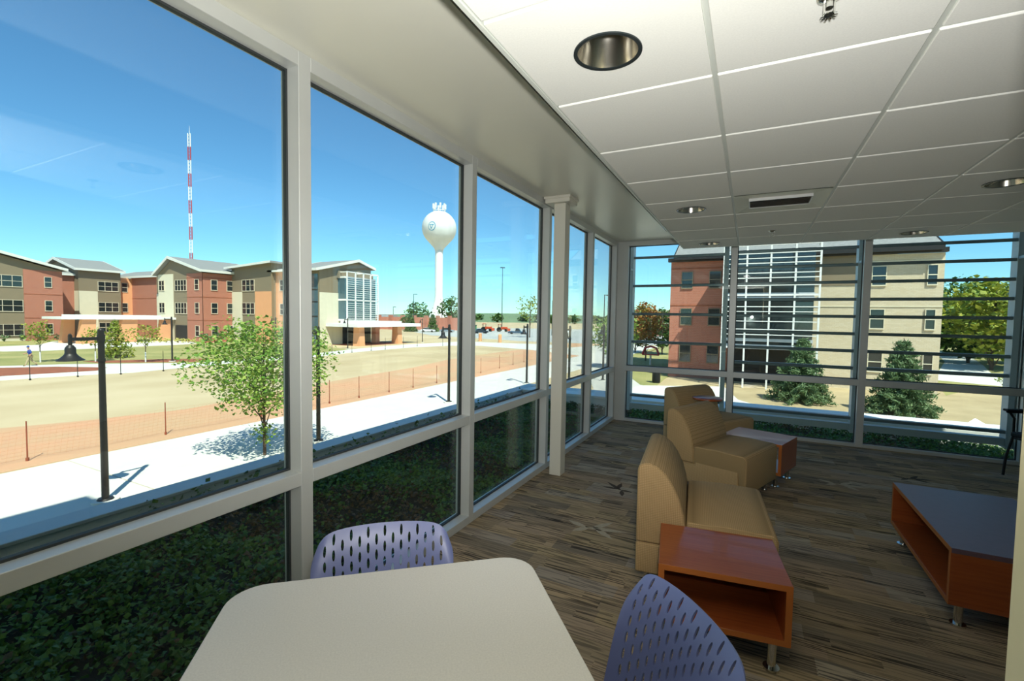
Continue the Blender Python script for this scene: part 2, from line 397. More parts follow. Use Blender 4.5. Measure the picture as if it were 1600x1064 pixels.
# leaf sprigs woven into the carpet
def leafpoly(mb, x, y, a, ln, w, z=.0015):
    n = 7; L_, R__ = [], []
    for i in range(n+1):
        t = i/n; ww = w*math.sin(math.pi*t**.8)
        p = (x+math.cos(a)*ln*t, y+math.sin(a)*ln*t); q = (-math.sin(a)*ww, math.cos(a)*ww)
        L_.append((p[0]+q[0], p[1]+q[1], z)); R__.append((p[0]-q[0], p[1]-q[1], z))
    vs = L_+R__; mb.add(vs, [(i, n+1+i, n+2+i, i+1) for i in range(n)])
MOTIF_L = mat('carpet_motif_light', 'b0a38c', .95, 0, .1, 60, 0, (1, 1, 1), None, 0, .1)
MOTIF_D = mat('carpet_motif_dark', '574d42', .95, 0, .1, 60, 0, (1, 1, 1), None, 0, .1)
for (x, y, a, s, m) in ((-1.03, 3.28, .2, 1., MOTIF_L), (-.98, 4.15, 2.4, .8, MOTIF_D), (-1.15, 5.6, .3, .9, MOTIF_L), (.78, 5.35, 0., .9, MOTIF_L), (1.45, 5.9, .2, .8, MOTIF_D), (1.15, 2.6, .5, .8, MOTIF_D)):
    mb = MB()
    for da, r, ln in ((0, 0, .3), (.8, .05, .2), (-.8, .07, .19), (2.6, 0, .17), (-2.5, .02, .14)):
        leafpoly(mb, x+r*math.cos(a)*s, y+r*math.sin(a)*s, a+da, ln*s, .026*s, .0015)
    mb.build('leaf_motif', m, fl, fix=False)

# ================================================================== CEILING FITTINGS
dl0 = None
dl_lab = {(0, 7): 'large round chrome downlight nearest the camera', (0, 3): 'round chrome downlight left of the air diffuser',
          (0, 0): 'round chrome downlight at the far ceiling edge near the left soffit', (3, 0): 'round chrome downlight at the far ceiling edge on the right',
          (3, 3): 'round chrome downlight near the right border, level with the diffuser'}
for ij in LIGHTS:
    c = (TX0+TP*(ij[0]+.5), TY1-TQ*(ij[1]+.5), zt)
    if dl0 is None:
        dl0 = thing('downlight', dl_lab[ij], 'light', c, 0, 'recessed downlights')
        MB().lathe([(.098, .0), (.098, -.004), (.111, -.005), (.111, -.0005), (.098, .0)], n=40).build('trim_ring', DARKRING, dl0, True)
        MB().lathe([(.0985, -.003), (.093, .02), (.082, .07), (.064, .12), (.045, .145), (.001, .15)], n=40).build('reflector', CHROME_D, dl0, True, fix=False)
        MB().lathe([(.004, .09), (.022, .10), (.028, .12), (.024, .145), (.004, .148)], n=16, closed=True).build('lamp_bulb', mat('frosted_bulb', 'c9c6bb', .3), dl0, True)
    else: dup(dl0, None, c, 0, dl_lab[ij])
# air diffuser
vt = thing('air_diffuser', 'square metal ceiling air diffuser with parallel slats', 'vent', (TX0+TP*1.5, TY1-TQ*3.5, zt))
hv = tw/2
fr = MB(); q = .18
for sgn in (-1, 1):
    fr.add([(sgn*hv, -hv, 0), (sgn*hv, hv, 0), (sgn*.2, q-.06, .016), (sgn*.2, -q+.06, .016)], [(0, 1, 2, 3)])
    fr.add([(-hv, sgn*hv, 0), (hv, sgn*hv, 0), (.2, sgn*(q-.06), .016), (-.2, sgn*(q-.06), .016)], [(0, 1, 2, 3)])
fr.build('pan', mat('diffuser_paint', 'c9c6b2', .45, .2), vt)
MB().box(-.2, .2, -.12, .12, .03, .035).build('plenum', BLACKM, vt)
b = MB(); b.box(-.2, .2, -.125, -.117, -.004, .03); b.box(-.2, .2, .117, .125, -.004, .03); b.box(-.2, -.193, -.12, .12, -.004, .03); b.box(.193, .2, -.12, .12, -.004, .03)
b.build('grille_frame', ALU, vt)
for k in range(9):
    y = -.104+k*.026; m = MB()
    m.add([(-.193, y, -.003), (.193, y, -.003), (.193, y+.021, .014), (-.193, y+.021, .014), (-.193, y, -.001), (.193, y, -.001), (.193, y+.021, .016), (-.193, y+.021, .016)], [(0, 1, 2, 3), (7, 6, 5, 4), (0, 4, 5, 1), (1, 5, 6, 2), (2, 6, 7, 3), (3, 7, 4, 0)])
    m.build('slat', CHROME, vt)
# sprinklers
for (i, j, lab) in ((1, 7, 'chrome sprinkler head at the top edge of the picture'), (1, 1, 'small sprinkler head beyond the air diffuser')):
    sp = thing('sprinkler_head', lab, 'sprinkler', (TX0+TP*(i+.5), TY1-TQ*(j+.5), zt), 0, 'ceiling sprinklers')
    MB().lathe([(.001, -.001), (.032, -.001), (.03, -.006), (.012, -.012), (.001, -.012)], n=20).build('escutcheon', CHROME, sp, True)
    a = MB(); a.cyl((0, 0, -.01), (0, 0, -.03), .009); a.bar((-.012, 0, -.012), (-.012, 0, -.045), .004, .005); a.bar((.012, 0, -.012), (.012, 0, -.045), .004, .005); a.bar((-.012, 0, -.045), (.012, 0, -.045), .005, .005)
    a.build('frame', CHROME, sp)
    d = MB(); d.cyl((0, 0, -.047), (0, 0, -.049), .014, n=16)
    for k in range(10): d.bar((.012*math.cos(k*.628), .012*math.sin(k*.628), -.049), (.02*math.cos(k*.628), .02*math.sin(k*.628), -.051), .004, .0015)
    d.build('deflector', CHROME, sp)

# ================================================================== SUN LOUVERS OUTSIDE THE FAR WINDOWS
def louver_screen(x0, x1, zs, label, lst=True, rst=True):
    y0, y1 = 7.36, 7.44
    t = thing('sun_louver_screen', label, 'louver screen', ((x0+x1)/2, 7.4, .12), 0, 'sun louver screens')
    if lst: MB().box(x0, x0+.055, y0-.02, y1+.06, .12, 2.9).build('stile', ALU_OUT, t, world=True)
    if rst: MB().box(x1-.055, x1, y0-.02, y1+.06, .12, 2.9).build('stile', ALU_OUT, t, world=True)
    MB().box(x0, x1, y0, y1+.02, .15, .235).build('bottom_rail', ALU_OUT, t, world=True)
    a, b = x0+(.055 if lst else 0), x1-(.055 if rst else 0)
    for bx in (x0+.01, x1-.05):
        for bz in (.8, 2.3): MB().box(bx, bx+.04, YF+.121, y0, bz, bz+.03).build('bracket', ALU_OUT, t, world=True)
    for z in zs:
        pts = [(y0, z-.018), (y0+.005, z-.022), (y1+.03, z-.004), (y1+.035, z+.008), (y1+.02, z+.016), (y0+.005, z+.018), (y0-.002, z+.006)]
        MB().prism(pts, 'x', a, b).build('louver_blade', mat_blade, t, world=True)
mat_blade = mat('louver_blade_paint', '7f888c', .4, .4)
z8 = [2.522-.2226*i for i in range(8)] + [.31]
louver_screen(-1.70, -.30, [2.502-.4327*i for i in range(4)]+[.36], 'sun louver screen with widely spaced blades by the left corner')
louver_screen(-.27, 1.262, z8, 'sun louver screen with close blades across the middle far window')
louver_screen(1.275, 2.735, z8, 'sun louver screen with close blades across the right far window')
louver_screen(2.75, 4.15, z8, 'sun louver screen with close blades cut by the right border')

# ================================================================== FURNITURE
# laminate table
tb = thing('dining_table', 'square light laminate table with rounded corners in the foreground', 'table', (-.69, .774, 0), R_(41))
hw, rr = .4435, .095
outl = []
for cx, cy, a0 in ((hw-rr, hw-rr, 0), (-hw+rr, hw-rr, 90), (-hw+rr, -hw+rr, 180), (hw-rr, -hw+rr, 270)):
    for k in range(9): a = R_(a0+k*11.25); outl.append((cx+rr*math.cos(a), cy+rr*math.sin(a)))
MB().prism(outl, 'z', .72, .75).build('tabletop', LAMINATE, tb, bevel=.004, seg=2)
MB().cyl((0, 0, .03), (0, 0, .70), .038, n=20).build('pedestal', STEEL_D, tb, True)
MB().box(-.2, .2, -.2, .2, .70, .72).build('mounting_plate', STEEL_D, tb)
b = MB()
for k in range(4):
    a = k*math.pi/2; b.bar((0, 0, .03), (.36*math.cos(a), .36*math.sin(a), .018), .07, .03)
b.build('cross_base', STEEL_D, tb, bevel=.004)

# perforated chair: front = +x, origin on the floor below the seat centre
def perforated(nc, nr, fx_, slotw, sloth, skip=lambda i, j: False):
    mb = MB(); rb = 16
    sides = [(-1+ .5*k, -1) for k in range(4)]+[(1, -1+.5*k) for k in range(4)]+[(1-.5*k, 1) for k in range(4)]+[(-1, 1-.5*k) for k in range(4)]
    for i in range(nc):
        s0, s1 = -1+2*i/nc, -1+2*(i+1)/nc; off = .5 if i % 2 else 0
        segs = [(j+off)/nr for j in range(-1, nr+1)]
        for j, t0_ in enumerate(segs):
            t1_ = t0_+1/nr; a, b = max(0, t0_), min(1, t1_)
            if b-a < 1e-6: continue
            full = (b-a) > .99/nr
            sc, tc_ = (s0+s1)/2, (a+b)/2; hs, ht = (s1-s0)/2, (b-a)/2
            if full and not skip(sc, tc_):
                o_ = [(sc+u*hs, tc_+v*ht) for u, v in sides]
                wq = max(.55, 1-.0*abs(sc))
                i_ = []
                for u, v in sides:
                    an = math.atan2(v, u); i_.append((sc+slotw*hs*math.cos(an)*wq, tc_+sloth*ht*math.sin(an)))
                vs = [fx_(*p) for p in o_+i_]
                mb.add(vs, [(k, (k+1) % rb, rb+(k+1) % rb, rb+k) for k in range(rb)])
            else:
                m_ = max(1, round((b-a)*nr*4)); 
                for q in range(m_):
                    c0, c1 = a+(b-a)*q/m_, a+(b-a)*(q+1)/m_
                    xs = [s0+(s1-s0)*k/4 for k in range(5)]
                    vs = [fx_(x, c0) for x in xs]+[fx_(x, c1) for x in xs]
                    mb.add(vs, [(k, k+1, 6+k, 5+k) for k in range(4)])
    return mb
def shell(mb, name, parent, th):
    me = bpy.data.meshes.new(name); me.from_pydata(mb.v, [], mb.f); me.materials.append(PLASTIC)
    bm = bmesh.new(); bm.from_mesh(me); bmesh.ops.remove_doubles(bm, verts=bm.verts, dist=2e-4); bmesh.ops.recalc_face_normals(bm, faces=bm.faces)
    bmesh.ops.solidify(bm, geom=list(bm.faces), thickness=th)
    bm.to_mesh(me); bm.free()
    for p in me.polygons: p.use_smooth = True
    try: me.set_sharp_from_angle(angle=R_(40))
    except Exception: pass
    o = bpy.data.objects.new(name, me); col.objects.link(o); o.parent = parent; return o
def back_fn(s, t):
    # t: 0 bottom .. 1 top; s: -1..1 ; wide rounded-corner top, concave toward the sitter, top rolls back
    w = .2+.036*t
    c = max(0., t-.72)/.28
    y = s*w*(1-.06*c**3*abs(s)**3)
    z = .47+.362*t - .06*t*t*abs(s)**10 - .010*t*s*s
    x = -.205 - .075*t - .03*t**6 + .06*abs(s)**2.2*(1-.25*t)
    return (x, y, z)
def seat_fn(s, t):
    y = s*.225*(1-.08*(1-t)**3); x = -.2+.43*t
    z = .452 - .018*math.sin(math.pi*t)*(1-s*s) - .03*max(0, t-.8)**1.5*10*.3 + .012*s*s
    return (x, y, z)
def make_chair(label, loc, rz):
    t = thing('perforated_chair', label, 'chair', loc, rz, 'violet perforated chairs')
    shell(perforated(17, 8, back_fn, .34, .72, lambda s, q: abs(s) > .88 or q < .07 or q > .975), 'backrest', t, .006)
    shell(perforated(15, 8, seat_fn, .3, .55, lambda s, q: abs(s) > .8 or q < .15 or q > .9), 'seat', t, .006)
    for sg in (-1, 1):
        up = MB().tube([(-.17, sg*.2, .43), (-.205, sg*.205, .455), (-.222, sg*.207, .52), (-.235, sg*.207, .60)], .010); up.build('back_upright', STEEL_D, t, True)
        MB().tube([(.2, sg*.2, .43), (.215, sg*.205, .3), (.235, sg*.215, .008)], .010).build('leg', STEEL_D, t, True)
        MB().tube([(-.17, sg*.2, .43), (-.2, sg*.21, .3), (-.25, sg*.225, .008)], .010).build('leg', STEEL_D, t, True)
    MB().tube([(.2, .2, .43), (.2, -.2, .43)], .009).build('seat_rail', STEEL_D, t, True)
    MB().tube([(-.17, .2, .43), (-.17, -.2, .43)], .009).build('seat_rail', STEEL_D, t, True)
    return t
def UV(u, v): return (u*.7547-v*.6561, u*.6561+v*.7547, 0)
make_chair('violet blue perforated chair between the table and the window', UV(-.035, 1.335), R_(41-90))
make_chair('violet blue perforated chair with its back turned, right of the table', UV(.43, .985), R_(41+180))

# lounge chair: front = +x
def make_lounge(label, loc, rz, w=.76):
    t = thing('lounge_chair', label, 'armchair', loc, rz, 'brown woven lounge chairs')
    h = w/2
    MB().prism([(-.36, .10), (.27, .10), (.30, .11), (.30, .30), (-.075, .30), (-.075, .275), (-.36, .275)], 'y', -h, h).build('base', FABRIC, t, True, .012, 3)
    MB().prism([(-.09, .27), (.30, .27), (.30, .102), (.36, .102), (.363, .40), (.352, .425), (.33, .433), (.12, .44), (-.09, .432)], 'y', -h+.002, h-.002).build('seat', FABRIC, t, True, .014, 3)
    pr = [(-.36, .277), (-.36, .69), (-.352, .718), (-.33, .735), (-.295, .737), (-.25, .722), (-.205, .685), (-.165, .628), (-.13, .555), (-.105, .47), (-.09, .38), (-.085, .277)]
    MB().prism(pr, 'y', -h, h).build('backrest', FABRIC, t, True, .014, 3)
    for sx in (-.30, .29):
        for sy in (-h+.08, h-.08):
            m = MB(); m.cyl((sx, sy, .012), (sx, sy, .102), .016, n=16); m.cyl((sx, sy, 0), (sx, sy, .012), .026, n=16); m.build('leg', CHROME, t, True)
    return t
def place(px, py, rz, lx, ly):   # put local point (lx,ly) at world (px,py)
    c, s = math.cos(rz), math.sin(rz); return (px-(c*lx-s*ly), py-(s*lx+c*ly), 0)
r1 = R_(5.5); make_lounge('brown woven armless lounge chair nearest the camera beside the open end table', place(.175, 2.735, r1, .36, -.38), r1)
r2 = R_(-21); make_lounge('middle brown woven armless lounge chair', place(.015, 4.215, r2, .36, -.35), r2, .7)
r3 = R_(-33); lc3 = make_lounge('farthest brown woven lounge chair with a round tablet arm', place(-.90, 5.86, r3, -.36, -.35), r3, .7)
# tablet arm of the far chair
MB().cyl((.045, -.075, .628), (.045, -.075, .65), .165, n=36).build('tablet_top', WOOD, lc3, True, .003, 1)
MB().tube([(.22, -.3, .18), (.235, -.33, .35), (.22, -.28, .52), (.15, -.16, .60), (.05, -.08, .628)], .012).build('tablet_arm', CHROME, lc3, True)

def cube_table(label, loc, rz, lx, ly, z0, z1, wood, top, open_axis='y'):
    t = thing('open_end_table', label, 'table', loc, rz, 'open cube tables')
    k = .026; a, b = lx/2, ly/2
    MB().box(-a, a, -b, b, z1-k, z1).build('top_panel', top, t, bevel=.0015, seg=1)
    MB().box(-a, a, -b, b, z0, z0+k).build('bottom_panel', wood, t, bevel=.0015, seg=1)
    for s in (-1, 1):
        if open_axis == 'y': MB().box(s*a-(k if s > 0 else 0), s*a+(k if s < 0 else 0), -b, b, z0+k, z1-k).build('side_panel', wood, t)
        else: MB().box(-a, a, s*b-(k if s > 0 else 0), s*b+(k if s < 0 else 0), z0+k, z1-k).build('side_panel', wood, t)
    for sx in (-1, 1):
        for sy in (-1, 1):
            px, py = sx*(a-.06), sy*(b-.06); m = MB(); m.cyl((px, py, .012), (px, py, z0), .019, n=18); m.cyl((px, py, 0), (px, py, .012), .034, n=18)
            m.build('leg', CHROME, t, True)
    # lighter edge banding along the open front
    for s in (-1, 1):
        m = MB()
        if open_axis == 'y':
            y = s*b; e = .0015*s
            for (x0_, x1_, q0, q1) in ((-a, a, z1-k, z1), (-a, a, z0, z0+k), (-a, -a+k, z0+k, z1-k), (a-k, a, z0+k, z1-k)):
                m.box(x0_, x1_, min(y, y+e), max(y, y+e), q0, q1)
        else:
            x = s*a; e = .0015*s
            for (y0_, y1_, q0, q1) in ((-b, b, z1-k, z1), (-b, b, z0, z0+k), (-b, -b+k, z0+k, z1-k), (b-k, b, z0+k, z1-k)):
                m.box(min(x, x+e), max(x, x+e), y0_, y1_, q0, q1)
        m.build('edge_band', WOOD_E, t)
    return t
cube_table('orange cherry wood open end table beside the nearest lounge chair', (-.097, 2.462, 0), R_(8), .55, .455, .15, .42, WOOD, WOOD)
cube_table('dark cherry end table between the middle and farthest lounge chairs', place(.455, 5.325, R_(-19), .275, .235), R_(-19), .55, .47, .13, .42, WOOD, WOOD)
cube_table('long low cherry coffee table with a plum top by the right border', (1.26, 3.613, 0), 0, .62, 1.085, .125, .42, WOOD, WOOD_P, 'x')

# black tubular chair cut by the right border
bc = thing('tubular_chair', 'black tubular metal chair at the right border by the far window', 'chair', (2.72, 6.35, 0), R_(20))
for sy in (-.27, .27):
    MB().tube([(-.27, sy, .012), (-.255, sy, .2), (-.2, sy, .42), (-.2, sy, .60), (-.24, sy, .655), (-.27, sy, .665), (.0, sy, .665), (.2, sy, .665), (.25, sy, .62), (.27, sy, .4), (.28, sy, .012)], .012).build('side_frame', BLACKM, bc, True)
    MB().box(-.29, .06, sy-.03, sy+.03, .672, .695).build('armrest', BLACKM, bc, bevel=.008)
MB().box(-.25, .25, -.25, .25, .42, .47).build('seat', BLACKM, bc, bevel=.015)
MB().prism([(.22, .47), (.25, .47), (.33, .85), (.30, .85)], 'y', -.25, .25).build('backrest', BLACKM, bc, bevel=.008)
for z in (.40,): MB().tube([(-.2, -.27, z), (-.2, .27, z)], .01).build('cross_bar', BLACKM, bc, True)

# ================================================================== OWN BUILDING OUTSIDE
G = -3.5
struct(MB().box(-4.55, 6.3, -16, 9.9, G, -.32).build('wall_lower_storey', CREAMB), 'storey below the lounge carrying the planted roof')
struct(MB().box(XL-.14, 4.8, -16, YF+.14, 3.0, 7.9).build('wall_upper_storey', CREAMB), 'storey above the lounge')
struct(MB().box(4.4, 4.8, -16, YF+.14, -.3, 3.0).build('wall_core', CREAMB), 'solid part of the building right of the lounge')
struct(MB().box(-8.8, XL-.16, -16, -.12, G, 9.6).build('wall_side_wing', CREAMB), 'wing of the building behind and left of the camera')
struct(MB().box(XL-.14, 4.4, -16, -3.3, -.3, 3.0).build('wall_rear_rooms', CREAMB), 'rooms behind the lounge')
pl_ = sroot('roof_parapet', 'low metal-capped parapet around the planted roof', (-4.46, 4, -.32))
MB().box(-4.55, -4.37, -.1, 9.9, -.32, -.03).build('parapet_wall', ALU_OUT, pl_, world=True)
MB().box(-4.60, -4.35, -.1, 9.95, -.03, 0).build('coping', ALU_OUT, pl_, world=True, bevel=.004, seg=1)
MB().box(-4.37, 6.3, 9.08, 9.9, -.32, -.05).build('parapet_wall', WHITE, pl_, world=True)
MB().box(-4.37, 6.32, 9.05, 9.45, -.05, 0).build('coping', WHITE, pl_, world=True, bevel=.004, seg=1)
MB().box(-4.37, 6.32, 9.45, 9.95, -.05, -.02).build('gutter_ledge', WHITE, pl_, world=True)
MB().add([(2.95, 9.42, .001), (3.3, 9.42, .001), (3.12, 9.52, .12), (3.12, 9.75, .0)], [(0, 1, 2), (1, 3, 2), (3, 0, 2), (0, 3, 1)]).build('roof_cricket', ALU_OUT, pl_, world=True)
SOIL = mat('roof_soil', '2c2a1c', .95, 0, .3, 9)
rs = MB()
def soilz(x, y): return -.25 + .07*noise.noise(Vector((x*1.3, y*1.3, 0))) + .03*noise.noise(Vector((x*4, y*4, 3)))
def soilgrid(x0, x1, y0, y1, st=.15):
    nx, ny = int((x1-x0)/st)+1, int((y1-y0)/st)+1
    vs = [(x0+(x1-x0)*i/nx, y0+(y1-y0)*j/ny, soilz(x0+(x1-x0)*i/nx, y0+(y1-y0)*j/ny)) for j in range(ny+1) for i in range(nx+1)]
    rs.add(vs, [(j*(nx+1)+i, j*(nx+1)+i+1, (j+1)*(nx+1)+i+1, (j+1)*(nx+1)+i) for j in range(ny) for i in range(nx)])
soilgrid(-4.37, XL-.14, -.1, 9.08); soilgrid(XL-.14, 6.2, YF+.14, 9.08)
struct(rs.build('ground_roof_soil', SOIL, None, True, fix=False), 'soil bed of the planted roof')

rnd = random.Random(11)
def leaves(pts, size, mat_, name, parent, jit=.45, up=.5, flat=.7, wid=.42):
    vs, fs = [], []
    for p in pts:
        n = Vector((rnd.gauss(0, 1)*flat, rnd.gauss(0, 1)*flat, abs(rnd.gauss(0, .6))+up)).normalized()
        a = n.orthogonal().normalized(); a.rotate(Matrix.Rotation(rnd.uniform(0, 6.283), 3, n)); b = n.cross(a)
        L_ = size*(1+rnd.uniform(-jit, jit)); w = L_*wid; p = Vector(p); k = len(vs)
        vs += [p-a*L_*.5, p+b*w-n*w*.25, p+a*L_*.5, p-b*w-n*w*.25]
        fs += [(k, k+1, k+2), (k, k+2, k+3)]
    me = bpy.data.meshes.new(name); me.from_pydata([tuple(v) for v in vs], [], fs); me.materials.append(mat_)
    o = bpy.data.objects.new(name, me); col.objects.link(o); o.parent = parent; o['kind'] = 'stuff'
    return o
def sedum_pts(n, regions, thr, sgn):
    out = []
    A = [(b-a)*(d-c) for a, b, c, d in regions]; T = sum(A)
    for (a, b, c, d), ar in zip(regions, A):
        for _ in range(int(n*ar/T)):
            cx, cy = rnd.uniform(a, b), rnd.uniform(c, d)
            if sgn*(noise.noise(Vector((cx*.9, cy*.9, 7)))-thr) < 0 and rnd.random() < .8: continue
            h = .05+.05*(noise.noise(Vector((cx*2.2, cy*2.2, 5)))+.6)
            for q in range(9):
                x, y = cx+rnd.gauss(0, .035), cy+rnd.gauss(0, .035)
                if not (a < x < b and c < y < d): continue
                out.append((x, y, soilz(x, y)+rnd.uniform(.01, h*1.6)))
    return out
REG = [(-4.36, XL-.2, .0, 9.05), (XL-.2, 6.1, YF+.2, 9.05)]
gp = thing('roof_planting', 'dark green sedum and low plants covering the roof outside the lower panes', 'plants', (-3, 4, -.25)); gp['kind'] = 'stuff'
leaves([(x+3, y-4, z+.25) for x, y, z in sedum_pts(9500, REG, .12, -1)], .037, LEAF_R, 'foliage', gp)
leaves([(x+3, y-4, z+.25) for x, y, z in sedum_pts(4200, REG, .05, 1)], .034, LEAF_B, 'brown_foliage', gp)
ep = []
for k in range(26):
    y = 1.0+k*.31+rnd.uniform(-.1, .1)
    if rnd.random() < .35: continue
    for q in range(26): ep.append((-4.30+rnd.gauss(0, .035), y+rnd.gauss(0, .06), -.14+abs(rnd.gauss(0, .07))))
leaves([(x+3, y-4, z+.25) for x, y, z in ep], .05, LEAF_D, 'edge_foliage', gp)

# ================================================================== GROUND
struct(MB().box(-900, 900, -300, 1200, G-.5, G).build('ground', GRASS_DRY), 'dry tan lawn and open ground')
def patch(name, pts, z, m, label):
    return struct(MB().prism(pts, 'z', G-.02, G+z).build(name, m), label)
patch('ground_red_dirt', [(-20.6, -10), (-20.4, 12), (-19.8, 24), (-19.7, 44), (-20, 90), (-32.5, 90), (-32.2, 72), (-32, 55), (-31.3, 45), (-29.2, 36), (-28.3, 27), (-27.3, 20), (-26, 13.7), (-27.1, 10), (-28.5, 7), (-31, -10)], .012, DIRT, 'strip of red clay behind the safety fence')
patch('ground_lawn_far', [(-56, 21), (-49, 28), (-50, 43), (-52, 50), (-60, 52), (-80, 47), (-79, 36), (-84, 24), (-100, 20), (-105, 10), (-62, 10), (-58, 17)], .010, GRASS, 'green lawn before the dormitories')
patch('ground_green_strip', [(-106, 20), (-84, 22), (-88, 31), (-96, 36), (-106, 36.5)], .012, GRASS, 'grass at the foot of the brick wing')
patch('ground_plaza', [(-90, 20), (-80, 22), (-78, 25), (-78.5, 31), (-79, 42), (-81, 46), (-96, 47), (-104, 42), (-100, 33), (-92, 29)], .03, CONC2, 'pale concrete entrance plaza')
patch('ground_far_walk', [(-60, 5), (-59.6, 16), (-57, 20), (-49, 27.6), (-49.8, 42), (-52, 50), (-53.4, 59), (-53.7, 66), (-51.7, 80), (-30, 82), (-29, 66), (-42, 70), (-46, 67), (-48, 59), (-47.6, 47), (-46, 39), (-46.2, 26), (-45.3, 20), (-46.8, 16), (-47.5, 12), (-47.5, 5)], .02, CONC2, 'pale concrete walk across the lawn')
patch('ground_mulch_bed', [(-50.3, 8), (-50.3, 14), (-49, 19), (-51, 20.5), (-55, 18.5), (-57.5, 15.5), (-58, 8)], .04, MULCH, 'red mulch bed beside the far walk')
patch('ground_mulch_strip', [(-59, 21.8), (-56.3, 22), (-50, 28), (-52, 31), (-56, 27)], .035, MULCH, 'red mulch strip under the young trees')
patch('ground_parking', [(-60, 95), (-44, 90), (-20, 92), (-9, 100), (-14, 180), (-40, 220), (-110, 190), (-115, 135), (-75, 100)], .015, ASPH, 'pale paved parking area')
patch('ground_drive', [(-20, 60), (-9, 30), (-8.2, 22), (-4, 22), (-8, 40), (-8, 60), (-14, 90), (-24, 92), (-30, 66)], .018, CONC, 'concrete drive past the corner')
patch('ground_court', [(-8.2, 15), (6.4, 15), (4, 26), (-.5, 33), (-1.6, 39), (-7.3, 36), (-7.6, 33)], .02, CONC2, 'pale concrete court before the brick building')
patch('ground_tan', [(-.6, 33), (4, 26), (6.5, 12), (40, 12), (40, 44), (15.5, 54), (11.9, 43), (-1.5, 43), (-1.6, 39)], .012, TAN, 'tan bare ground before the cream building')
patch('ground_court_lawn', [(-7.3, 36.2), (-6.2, 37), (-6.3, 42), (-5, 60), (-5, 120), (-15, 120), (-15, 60), (-10.5, 44)], .024, GRASS, 'lawn left of the brick building')
patch('ground_side_lawn', [(12.5, 43), (16.4, 50), (30, 46), (60, 60), (60, 140), (20, 140), (16, 60)], .014, GRASS, 'lawn right of the cream building')
patch('ground_side_path', [(14, 55), (19, 52), (20.6, 53), (21.5, 62), (26, 78), (34, 110), (30, 110), (23.5, 82), (18.5, 66), (15.5, 57)], .025, CONC2, 'curving concrete path among the trees')
sw = sroot('ground_sidewalk', 'broad pale concrete sidewalk below the windows', (-17.6, 20, G))
slab = MB().box(-2.65, 2.75, -2.98, 2.98, -.05, .03).build('concrete_slab', CONC2, sw, bevel=.01, seg=1)
for k in range(14):
    o = slab if k == 0 else dup(slab, sw)
    o.location = (.02*math.sin(k*1.7), -28+6*k, 0)
struct(MB().prism([(-15, -6), (-14.2, -6), (-13.5, 60), (-15, 60)], 'z', G-.02, G+.012).build('ground_verge', GRASS_DRY), 'dry grass verge beside the sidewalk')

# ================================================================== BUILDINGS
ROWS = [(5.40, 7.22), (1.42, 3.26), (-2.5, -.64)]
def win(par, ax, c, a0, a1, z0, z1, n=1, fm=None, gm=None, t=.075):
    fm = fm or WFRAME; gm = gm or DGLASS; m = MB(); d0, d1 = c, c+(.1 if ax == 'x' else -.1)
    def bx(p, q, r, s):
        if ax == 'x': m.box(min(d0, d1), max(d0, d1), p, q, r, s)
        else: m.box(p, q, min(d0, d1), max(d0, d1), r, s)
    bx(a0, a1, z0-.05, z0+t); bx(a0, a1, z1-t, z1)
    w = (a1-a0)/n
    for k in range(n+1):
        p = a0+w*k; bx(p-(t/2 if 0 < k < n else (0 if k == 0 else t)), p+(t/2 if 0 < k < n else (t if k == 0 else 0)), z0+t, z1-t)
    zm = (z0+z1)/2; bx(a0+t, a1-t, zm-.035, zm+.035)
    f = m.build('window', fm, par, world=True)
    g = MB(); e0, e1 = c, c+(.04 if ax == 'x' else -.04)
    if ax == 'x': g.box(min(e0, e1), max(e0, e1), a0+t, a1-t, z0+t, z1-t)
    else: g.box(a0+t, a1-t, min(e0, e1), max(e0, e1), z0+t, z1-t)
    lo = par.location; g.v = [(x-lo.x, y-lo.y, z-lo.z) for x, y, z in g.v]
    g.build('pane', gm, f)
def panel(par, ax, c, a0, a1, z0, z1, m, name, d=.06):
    e = c+(d if ax == 'x' else -d); b = MB()
    if ax == 'x': b.box(c, e, a0, a1, z0, z1)
    else: b.box(a0, a1, e, c, z0, z1)
    return b.build(name, m, par, world=True)
def roof(par, ax, ridge_c, ridge_z, e0, z0, e1, z1, a0, a1, th=.28, trim=None):
    trim = trim or TRIMW
    # gable roof, profile across 'ax' axis, extruded a0..a1 along the other
    prof_o = [(e0, z0), (ridge_c, ridge_z), (e1, z1), (e1, z1-th), (ridge_c, ridge_z-th), (e0, z0-th)]
    r = MB().prism(prof_o, ax, a0, a1).build('roof', SHINGLE, par, world=True)
    lo = par.location
    for a in (a0, a1):
        s = .08 if a == a1 else -.08
        q = [(e0, z0+.04), (ridge_c, ridge_z+.05), (e1, z1+.04), (e1, z1-th-.12), (ridge_c, ridge_z-th-.14), (e0, z0-th-.12)]
        b = MB().prism(q, ax, min(a, a+s), max(a, a+s)); b.v = [(x-lo.x, y-lo.y, z-lo.z) for x, y, z in b.v]; b.build('rake_board', trim, r)
    for e, z in ((e0, z0), (e1, z1)):
        b = MB()
        if ax == 'x': b.box(a0, a1, e-.06, e+.06, z-th-.1, z+.02)
        else: b.box(e-.06, e+.06, a0, a1, z-th-.1, z+.02)
        b.v = [(x-lo.x, y-lo.y, z-lo.z) for x, y, z in b.v]; b.build('gutter', trim, r)

